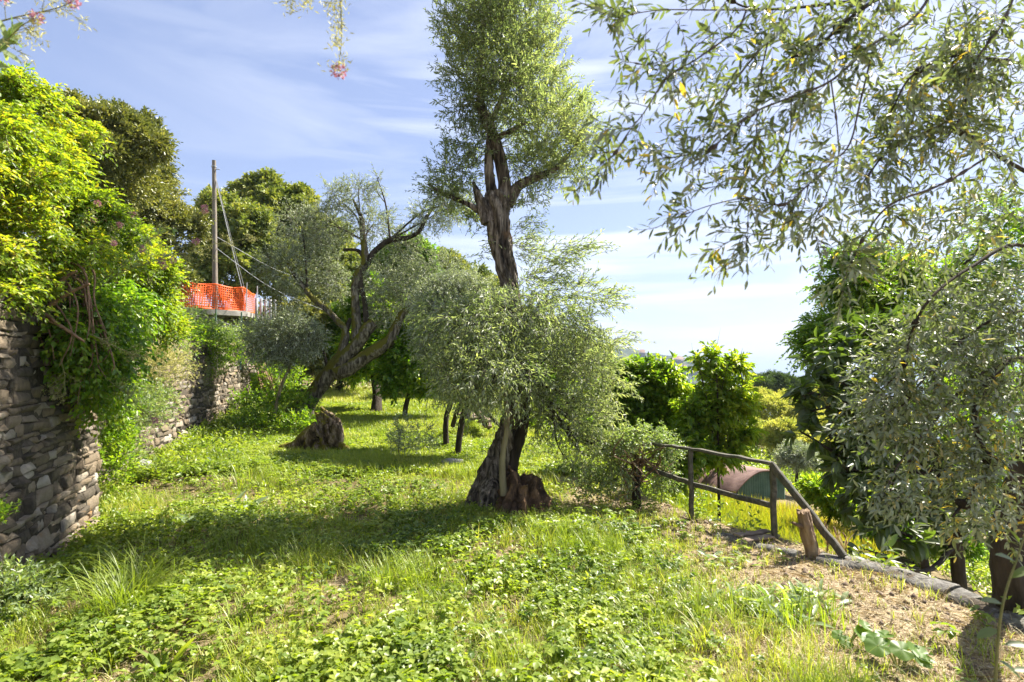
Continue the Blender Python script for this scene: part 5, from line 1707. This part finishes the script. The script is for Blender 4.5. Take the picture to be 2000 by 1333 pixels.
# close leafy stem at the bottom right edge
rg = np.random.default_rng(71)
t = thing('olive_shoot', P(1990, 1400, 1.9), 'close blurred shoot with broad dark leaves at the lower right edge', 'shoot')
mb = MB()
C = tube(mb, [P(1940, 1400, 1.9), P(1955, 1200, 1.9), P(1990, 1080, 1.9), P(2030, 960, 1.9)], [.005, .004, .003, .002], 7, 24)
mb.build('stem', M['greentwig'], t)
for q in ((1958, 1180, -.9, .3), (1985, 1100, -.9, .5), (1960, 1260, .9, .1), (1950, 1290, .7, -.5), (1975, 1130, .8, .6), (1990, 1060, -.6, .8), (1948, 1230, -.8, -.1), (1975, 1310, .6, .1)):
    mb = MB()
    leaf_mesh(mb, P(q[0], q[1], 1.9)[None], np.array([[q[2], -.2, q[3]]]), np.array([[.2, -.4, 1.]]), .085, .032, [.4], lod=1)
    mb.build('leaf', M['loquat'], t)

# ------------------------------------------------------------------ ground vegetation
def blades(mb, p, az, h, w, bend, tint, mi=0, seg=3):
    n = len(p)
    d = np.stack([np.cos(az), np.sin(az), np.zeros(n)], 1)
    s = np.stack([-np.sin(az), np.cos(az), np.zeros(n)], 1)
    up = np.array([0, 0, 1.])
    rows = []
    for k in range(seg):
        t = k / seg
        c = p + up * (h * t * (1 - .35 * bend * t * t))[:, None] + d * (h * bend * t ** 1.8)[:, None]
        ww = (w * (1 - t * .55) * .5)[:, None]
        rows += [c - s * ww, c + s * ww]
    tip = p + up * (h * (1 - .35 * bend))[:, None] + d * (h * bend)[:, None]
    rows.append(tip)
    V = np.stack(rows, 1).reshape(-1, 3)
    b = np.arange(n)[:, None] * (2 * seg + 1)
    F = []
    for k in range(seg - 1):
        F.append(b + [[2 * k, 2 * k + 1, 2 * k + 3, 2 * k + 2]])
    mb.add(V, np.concatenate(F), mi, np.repeat(tint, 2 * seg + 1))
    mb2 = b + [[2 * seg - 2, 2 * seg - 1, 2 * seg]]
    mb.f.append(mb2 + (mb.n - len(V)))
    mb.m.append(np.full(n, mi, np.int32))


def scatter(rg, n, y0, y1, power=1.0):
    """ground points on the terrace, denser near the viewer"""
    u = rg.uniform(0, 1, n)
    if power == 1.0:
        y = y0 * (y1 / y0) ** u
    else:
        a = 1 - power
        y = (y0 ** a + u * (y1 ** a - y0 ** a)) ** (1 / a)
    l_ = np.maximum(xw(y) + .08, -y * .98)
    r_ = np.minimum(xe(y) + .15, y * .98)
    x = l_ + rg.uniform(0, 1, n) * (r_ - l_)
    return x, y


def p3(x, y, dz=0.):
    return np.stack([x, y, zg(x, y) + dz], 1)


def grassf(x, y):
    p = np.stack([x, y], -1)
    e = x - xe(y)
    return np.clip(.30 + .8 * sst(-3.6, -1.6, e) + .9 * sst(8, 11, y) + 1.1 * (fbm(p, .9, 51, 3) - .5) * 2, 0, 1)


rg = np.random.default_rng(80)
mb = MB()
N_ = 44000
x, y = scatter(rg, N_, 2.3, 9.5, 1.5)
keep = rg.uniform(0, 1, N_) < np.clip(grassf(x, y) * (1 - .97 * dirtmask(x, y) ** .6) + .02, 0, 1)
x, y = x[keep], y[keep]
nb = 7
X = np.repeat(x, nb) + rg.normal(0, .022, len(x) * nb)
Yy = np.repeat(y, nb) + rg.normal(0, .022, len(x) * nb)
hh = np.repeat(rg.uniform(.05, .17, len(x)) * (1 + .8 * (vn(np.stack([x, y], 1), 1.3, 3) > .62)), nb) * rg.uniform(.5, 1.2, len(X))
blades(mb, p3(X, Yy, -.01), rg.uniform(0, 6.28, len(X)), hh, rg.uniform(.003, .006, len(X)), rg.uniform(.15, .9, len(X)), np.clip(np.repeat(.3 + .5 * vn(np.stack([x, y], 1), 1.8, 6), nb) + rg.normal(0, .16, len(X)), 0, 1))
N_ = 30000
x, y = scatter(rg, N_, 8.5, 24, 1.2)
nb = 4
X = np.repeat(x, nb) + rg.normal(0, .05, len(x) * nb)
Yy = np.repeat(y, nb) + rg.normal(0, .05, len(x) * nb)
blades(mb, p3(X, Yy, -.01), rg.uniform(0, 6.28, len(X)), rg.uniform(.08, .2, len(X)), rg.uniform(.008, .014, len(X)), rg.uniform(.15, .8, len(X)), np.clip(.35 + .45 * vn(np.stack([X, Yy], 1), 1.2, 6) + rg.normal(0, .13, len(X)), 0, 1))
tag(mb.build('grass', M['grass']), 'bright green grass growing all over the terrace', 'grass', kind='stuff')


def herbs(mb, rg, x, y, size, hgt, nl=4, mi=0):
    """low plants: nl leaf stalks each ending in three leaflets"""
    n = len(x)
    for k in range(nl):
        a = rg.uniform(0, 6.28, n)
        r = rg.uniform(.2, 1, n) * size * 1.3
        xx, yy = x + np.cos(a) * r, y + np.sin(a) * r
        c = p3(xx, yy) + np.array([0, 0, 1.]) * (hgt * rg.uniform(.35, 1, n))[:, None]
        t0 = np.clip(.02 + .75 * vn(c, 2.2, 8) + .2 * vn(c, 9, 18) + rg.normal(0, .16, n), 0, 1)
        tilt = nrm(np.stack([rg.normal(0, .35, n), rg.normal(0, .35, n), np.ones(n)], 1))
        f = rg.uniform(0, 6.28, n)
        for j in (-1.25, 0, 1.25):
            d = np.stack([np.cos(f + j), np.sin(f + j), rg.normal(0, .22, n)], 1)
            leaf_mesh(mb, c, d, tilt, size * rg.uniform(.7, 1.25, n), size * .72, t0, 0, mi, curl=.22, fold=.12, wide=.5)


mb = MB()
N_ = 10500
x, y = scatter(rg, N_, 2.3, 9.0, 1.5)
keep = rg.uniform(0, 1, N_) < np.clip((1.12 - .75 * grassf(x, y)) * (1 - .97 * dirtmask(x, y) ** .6) * (.18 + 1.3 * sst(.40, .60, fbm(np.stack([x, y], 1), 1.7, 91, 3))), .0, 1)
x, y = x[keep], y[keep]
tall = .6 + .9 * vn(np.stack([x, y], 1), 1.1, 12) + .5 * sst(-1.5, -3, x - 0 * y)
herbs(mb, rg, x, y, .031 * rg.uniform(.5, 1.8, len(x)), .12 * tall, nl=5)
N_ = 13000
x, y = scatter(rg, N_, 8.5, 18, 1.2)
keep = (rg.uniform(0, 1, N_) < np.clip(1.0 - .8 * sst(9, 13, y) + .6 * sst(-2, -4, x), .12, 1))
x, y = x[keep], y[keep]
herbs(mb, rg, x, y, .055 * rg.uniform(.7, 1.4, len(x)), .10 * (.6 + .9 * vn(np.stack([x, y], 1), 1.1, 12)), nl=3)
n_ = 5200
x, y = scatter(rg, n_, 2.4, 8.5, 1.5)
k = rg.uniform(0, 1, n_) < (1 - .93 * dirtmask(x, y)) * (.25 + .9 * sst(.42, .6, fbm(np.stack([x, y], 1), 2.3, 71, 2)))
x, y = x[k], y[k]
n_ = len(x)
sprays(mb, rg, p3(x, y, -.01), nrm(rg.normal(0, .3, (n_, 3)) + [0, 0, 1.]), .035 + .10 * rg.uniform(0, 1, n_) ** 2, 9, .030, .012, droop=.1, spread=1.2, stems=False, tsp=.22, jl=.5, tint0=rg.uniform(.1, .95, n_))
tag(mb.build('ground_cover', M['herb']), 'low leafy weeds carpeting the ground round the tall olive', 'ground cover', kind='stuff')

# nettle-like taller weeds in the shaded middle and along the wall
mb = MB()
n_ = 1500
y = rg.uniform(4.2, 7.6, n_)
x = np.where(rg.uniform(0, 1, n_) < .45, xw(y) + .1 + np.abs(rg.normal(0, .45, n_)), rg.uniform(-3.8, .6, n_))
O = p3(x, y, -.02)
sprays(mb, rg, O, nrm(rg.normal(0, .25, (n_, 3)) + [0, 0, 1.]), .17, 9, .05, .028, droop=.1, spread=1.3, srad=.0015, down=.2, tsp=.15)
n_ = 900
y = rg.uniform(8, 17, n_)
x = xw(y) + .15 + np.abs(rg.normal(0, .7, n_))
O = p3(x, y, -.02)
sprays(mb, rg, O, nrm(rg.normal(0, .3, (n_, 3)) + [0, 0, 1.]), .32, 9, .08, .04, droop=.1, spread=1.3, srad=.003, down=.2, tsp=.15)
tag(mb.build('undergrowth', [M['herb'], M['greentwig']]), 'knee-high nettle-like undergrowth along the wall and in the shade', 'undergrowth', kind='stuff')

# straw and dead litter on the bare soil
mb = MB()
N_ = 60000
x, y = scatter(rg, N_, 2.3, 8.5, 1.4)
keep = rg.uniform(0, 1, N_) < .28 + .72 * dirtmask(x, y)
x, y = x[keep], y[keep]
n_ = len(x)
az = rg.uniform(0, 6.28, n_)
d = np.stack([np.cos(az), np.sin(az), rg.normal(.03, .14, n_)], 1)
leaf_mesh(mb, p3(x, y, .008), d, np.array([[0, 0, 1.]]) + rg.normal(0, .3, (n_, 3)), rg.uniform(.02, .13, n_) * (1 + 2 * (rg.uniform(0, 1, n_) < .02)), rg.uniform(.0015, .0045, n_), np.clip(rg.normal(.5, .25, n_), 0, 1), curl=.05)
k = rg.uniform(0, 1, n_) < .3
n2 = int(k.sum())
leaf_mesh(mb, p3(x[k] + .01, y[k], .006), d[k], np.array([[0, 0, 1.]]) + rg.normal(0, .4, (n2, 3)), rg.uniform(.015, .045, n2), rg.uniform(.008, .016, n2), np.clip(rg.normal(.15, .2, n2), 0, 1), curl=.2)

n_ = 9000
x, y = scatter(rg, n_, 2.4, 8.5, 1.4)
k = rg.uniform(0, 1, n_) < .12 + .75 * dirtmask(x, y)
x, y = x[k], y[k]
X = np.repeat(x, 3) + rg.normal(0, .012, len(x) * 3)
Yy = np.repeat(y, 3) + rg.normal(0, .012, len(x) * 3)
blades(mb, p3(X, Yy, -.01), rg.uniform(0, 6.28, len(X)), rg.uniform(.03, .13, len(X)), rg.uniform(.0015, .0035, len(X)), rg.uniform(.3, 1.3, len(X)), np.clip(rg.normal(.6, .25, len(X)), 0, 1))
tag(mb.build('straw', M['straw']), 'dry straw and dead leaves strewn over the bare soil', 'straw', kind='stuff')

# pebbles and clods
mb = MB()
n_ = 3000
y = rg.uniform(2.6, 8, n_)
x = xe(y) - np.abs(rg.normal(0, .9, n_))
oc = np.array([[1, 0, 0], [-1, 0, 0], [0, 1, 0], [0, -1, 0], [0, 0, 1], [0, 0, -1]], float)
of = np.array([[0, 2, 4], [2, 1, 4], [1, 3, 4], [3, 0, 4], [2, 0, 5], [1, 2, 5], [3, 1, 5], [0, 3, 5]])
sz = (.004 + .03 * rg.uniform(0, 1, n_) ** 3)[:, None, None] * rg.uniform(.6, 1.3, (n_, 6, 1)) * rg.uniform(.5, 1.2, (n_, 1, 3))
V = (p3(x, y, .004)[:, None] + oc[None] * sz).reshape(-1, 3)
mb.add(V, (np.arange(n_)[:, None, None] * 6 + of[None]).reshape(-1, 3), 0, .5)
tag(mb.build('gravel', M['plank']), 'small stones and clods on the bare soil near the terrace edge', 'gravel', kind='stuff')

# lower terrace: yellow grass strip and rough greenery
mb = MB()
n_ = 30000
y = rg.uniform(6.6, 13.2, n_)
s_ = rg.uniform(0, 1, n_)
x = xe(y) + 1.7 + s_ * 4.2
k = ((y < 12.6) | (x < 4.6)) & (x / y < .66)
x, y, s_ = x[k], y[k], s_[k]
n_ = len(x)
blades(mb, p3(x, y, -.01), rg.uniform(0, 6.28, n_), rg.uniform(.18, .38, n_), rg.uniform(.006, .012, n_), rg.uniform(.1, .5, n_), np.clip(.25 + .55 * s_ + rg.normal(0, .15, n_), 0, 1))
tag(mb.build('tall_grass', M['ygrass']), 'strip of tall yellow-green grass on the lower terrace below the handrail', 'grass', kind='stuff')
mb = MB()
n_ = 15000
y = 2.5 + 20 * rg.uniform(0, 1, n_) ** 1.4
x = xe(y) + .1 + rg.uniform(0, 1, n_) ** 1.2 * 12
e_ = x - xe(y)
k = ~(((y > 7.2) & (y < 11.3) & (e_ > 1.7) & (e_ < 5.9)) | ((y > 10.5) & (y < 16.5) & (e_ > 3.6) & (e_ < 7)))
x, y = x[k], y[k]
n_ = len(x)
sprays(mb, rg, p3(x, y, -.03), nrm(rg.normal(0, .35, (n_, 3)) + [0, 0, 1.]), .022 * (y + 8), 8, .0045 * (y + 8), .0022 * (y + 8), droop=.1, spread=1.3, stems=False, down=.2, tsp=.15)
tag(mb.build('slope_undergrowth', M['herb']), 'rough green undergrowth on the slope below the terrace edge', 'undergrowth', kind='stuff')
mb = MB()
n_ = 9000
y = rg.uniform(4, 30, n_)
x = xw(y) - .5 - rg.uniform(0, 1, n_) ** 1.2 * 9
sprays(mb, rg, p3(x, y, -.05), nrm(rg.normal(0, .35, (n_, 3)) + [.2, 0, 1.]), .02 * (y + 8), 8, .005 * (y + 8), .0022 * (y + 8), droop=.2, spread=1.1, stems=False, tsp=.15)
tag(mb.build('bank_undergrowth', M['fresh']), 'green undergrowth covering the bank above the walls', 'undergrowth', kind='stuff')
mb = MB()
n_ = 16000
x = rg.uniform(-60, 70, n_)
y = rg.uniform(22, 75, n_)
sprays(mb, rg, p3(x, y, -.1), nrm(rg.normal(0, .35, (n_, 3)) + [0, 0, 1.]), .014 * (y + 20), 8, .006 * (y + 10), .003 * (y + 10), droop=.1, spread=1.2, stems=False, tsp=.2)
tag(mb.build('hillside_scrub', M['wood_far']), 'dense scrub covering the far part of the hillside', 'scrub', kind='stuff')

# ---- single plants that stand out
TG = 'long-bladed grass tufts in the foreground'


def tuft(px, py, Y, n, h, w, label, seed, bend=(.3, 1.1), matn='grass', spread=.05, name='grass_tuft', cat='grass tuft', grp=None, tn=.35):
    rg = np.random.default_rng(seed)
    g = gnd(px, Y)
    t = thing(name, g, label, cat, grp)
    mb = MB()
    p = np.stack([g[0] + rg.normal(0, spread, n), g[1] + rg.normal(0, spread, n)], 1)
    az = np.arctan2(p[:, 1] - g[1], p[:, 0] - g[0]) + rg.normal(0, .7, n)
    blades(mb, p3(p[:, 0], p[:, 1], -.01), az, h * rg.uniform(.5, 1.1, n), w * rg.uniform(.7, 1.2, n), rg.uniform(*bend, n), np.clip(rg.normal(tn, .15, n), 0, 1), seg=6)
    mb.build('blades', M[matn], t)


tuft(262, 1150, 3.9, 300, .42, .007, 'biggest arching tuft of long grass in front of the near wall', 1, spread=.10)
tuft(305, 1110, 4.3, 60, .5, .006, 'few very tall curling blades just behind the biggest grass tuft', 2, spread=.12)
tuft(590, 1080, 4.9, 130, .30, .006, 'upright grass tuft at the shade edge left of centre', 3, spread=.10)
tuft(755, 1130, 4.4, 150, .30, .006, 'dense grass tuft centre-left, the left one of two close tufts', 4, spread=.08)
tuft(830, 1120, 4.5, 130, .28, .006, 'dense grass tuft centre-left, the right one of two close tufts', 5, spread=.09)
tuft(480, 1190, 3.7, 110, .24, .007, 'dark green grass tuft between the biggest tuft and the bottom edge', 6, spread=.08)
tuft(215, 1250, 3.3, 90, .22, .006, 'thin pale grass tuft below the near wall at bottom left', 7)
tuft(1265, 1330, 2.95, 120, .26, .007, 'bright tall grass tuft at the bottom edge right of centre', 8)
tuft(1120, 1150, 4.2, 100, .22, .006, 'bright grass tuft in full sun in front of the rotten stump', 9, spread=.12)
tuft(1540, 1215, 3.7, 40, .30, .009, 'tall broad-bladed grass standing in the straw behind the squash leaves', 10, spread=.12, bend=(.1, .6))
tuft(1600, 1200, 3.8, 36, .26, .009, 'broad-bladed grass right of the leafy dock clump', 11, spread=.08, bend=(.1, .6))
tuft(1370, 1240, 3.5, 70, .22, .006, 'yellowing grass tuft at the border of the bare soil', 12, tn=.7)
tuft(560, 1290, 3.1, 70, .2, .006, 'light grass tuft near the bottom edge, left of centre', 13)
tuft(900, 1290, 3.1, 80, .2, .006, 'light grass tuft near the bottom edge at the middle', 14)
tuft(480, 920, 7.8, 60, .40, .012, 'dark tall grass clump at the left edge of the olive shade', 15, spread=.15)
tuft(805, 905, 9.0, 70, .22, .010, 'small dark grass clump below the silvery sapling', 16, spread=.08)


def rosette(px, Y, n, L, w, label, seed, matn='glauc', name='broadleaf_weed', rise=(.15, .8), cat='weed', rad=.05):
    rg = np.random.default_rng(seed)
    g = gnd(px, Y)
    t = thing(name, g, label, cat)
    a = rg.uniform(0, 6.28, n)
    el = rg.uniform(*rise, n)
    d = np.stack([np.cos(a) * np.cos(el), np.sin(a) * np.cos(el), np.sin(el)], 1)
    c = g + np.stack([rg.normal(0, rad, n), rg.normal(0, rad, n), rg.uniform(0, .03, n)], 1)
    mb = MB()
    leaf_mesh(mb, c, d, np.array([[0, 0, 1.]]) + rg.normal(0, .25, (n, 3)), L * rg.uniform(.6, 1.1, n), w * rg.uniform(.7, 1.1, n), rg.uniform(.2, .9, n), lod=1, curl=.45, wide=.6)
    mb.build('leaves', M[matn], t)


rosette(1500, 3.95, 90, .17, .045, 'big clump of long dark dock leaves in the straw at right', 1, rad=.15, rise=(.3, 1.2))
rosette(1560, 4.15, 50, .15, .04, 'smaller dock clump just right of the big dock clump', 2, rad=.10, rise=(.3, 1.2))
rosette(1305, 4.4, 40, .11, .035, 'shiny pale-leaved weed clump in the sunny grass left of the dock leaves', 3, rad=.10)
rosette(1420, 4.9, 36, .10, .035, 'leafy weed clump before the planks at the terrace edge', 4, rad=.09)
rosette(1210, 5.2, 40, .10, .03, 'low weed clump right of the shaded ground', 5, rad=.12)
rosette(335, 3.2, 22, .22, .04, 'rosette of long strap leaves near the bottom left', 6, rad=.02, rise=(.2, 1.1), matn='herb')
rosette(470, 6.4, 16, .28, .09, 'large pale-leaved weed standing in the shade left of centre', 7, rad=.06, rise=(.4, 1.2))
rosette(400, 6.1, 12, .24, .08, 'bluish broad-leaved weed left of the large pale one', 8, rad=.06, rise=(.3, 1.0))
rosette(750, 3.3, 34, .11, .05, 'broad-leaved weed clump at bottom centre', 9, rad=.10, matn='herb')
rosette(690, 5.6, 18, .16, .07, 'arum-like leaves in the deep shade before the tall olive', 10, rad=.12, matn='herb')
rosette(1000, 6.0, 30, .12, .05, 'dark leaves growing over the foot of the tall olive trunk', 11, rad=.2, matn='herb')

# squash plant
rg = np.random.default_rng(90)
for (px, Y, ns, sc, lb) in ((1735, 3.25, 9, .9, 'squash plant with big round yellow-green leaves at the bottom right'),
                            (1640, 3.5, 4, .75, 'smaller round-leaved squash shoot left of the big squash plant')):
    g = gnd(px, Y)
    t = thing('squash_plant', g, lb, 'squash plant')
    for k in range(ns):
        a = rg.uniform(0, 6.28)
        hgt = rg.uniform(.07, .17) * sc
        c = g + np.array([math.cos(a) * .13 * sc, math.sin(a) * .1 * sc, hgt])
        mb = MB()
        tube(mb, [g + [0, 0, -.02], (g + c) / 2 + [0, 0, .03], c], [.006, .005, .004], 6, 8)
        mb.build('stalk', M['greentwig'], t)
        R = rg.uniform(.05, .085) * sc
        nn = 36
        th = np.linspace(0, 2 * np.pi, nn, endpoint=False)
        rr = R * (1 + .05 * np.sin(5 * th + 1) + .015 * np.sin(17 * th)) * (1 - .55 * np.exp(-((th - np.pi) / .28) ** 2))
        tl = nrm(np.array([math.cos(a) * .35, -.35 + math.sin(a) * .3, 1.]))
        e1 = nrm(np.cross(tl, [0.1, 1, 0]))
        e2 = np.cross(tl, e1)
        V = [c]
        for f in (.35, .7, 1.0):
            wv = .05 * np.sin(5 * th) * f * f * R + .18 * R * (f * f) * (1 if k % 2 else -.6)
            V += list(c + (e1[None] * np.cos(th)[:, None] + e2[None] * np.sin(th)[:, None]) * (rr * f)[:, None] + tl * wv[:, None])
        j = np.arange(nn)
        j2 = (j + 1) % nn
        mb = MB()
        mb.add(V, np.stack([np.zeros(nn, int), 1 + j, 1 + j2], 1), 0, .5)
        mb.f.append(np.concatenate([np.stack([1 + o_ + j, 1 + o_ + nn + j, 1 + o_ + nn + j2, 1 + o_ + j2], 1) for o_ in (0, nn)]))
        mb.m.append(np.zeros(2 * nn, np.int32))
        mb.build('leaf', M['squash'], t, smooth=True)

# dry corn-like stalks behind the log
for k, (px, Y) in enumerate(((1605, 5.15), (1622, 5.1), (1640, 5.05))):
    g = gnd(px, Y)
    t = thing('dry_stalk', g, ['tallest of three dry straw stalks behind the cut log', 'middle dry straw stalk between the log and the sloping rail', 'dry straw stalk nearest the lower end of the sloping rail'][k], 'stalk')
    mb = MB()
    tube(mb, [g - [0, 0, .03], g + [.01, 0, .15], g + [-.01, .01, .27 - .03 * k]], [.008, .007, .005], 7, 8)
    mb.build('stem', M['sticks'], t)
    mb = MB()
    leaf_mesh(mb, np.repeat((g + [0, 0, .06])[None], 5, 0), nrm(rg.normal(0, .5, (5, 3)) + [0, 0, 1]), rdir(rg, 5), .18, .018, rg.uniform(.3, .9, 5), lod=1, curl=.3)
    mb.build('leaves', M['straw'], t)
# bush with long leaves below the rail end
rosette(1690, 4.9, 30, .19, .05, 'dark long-leaved shoots just below the end of the sloping rail', 21, matn='loquat', name='loquat_seedling', rad=.12, rise=(.1, .9), cat='seedling')

# ------------------------------------------------------------------ haze
m, n, l = mat('air')
pv = N(n, 'ShaderNodeVolumePrincipled', inp={'Color': (.52, .64, .84, 1), 'Density': .00022, 'Anisotropy': 0.0})
o = n.new('ShaderNodeOutputMaterial')
l.new(pv.outputs[0], o.inputs['Volume'])
mb = MB()
box(mb, (0, 13500, 10), (30500, 14800, 125))
tag(mb.build('haze', m), kind='stuff')
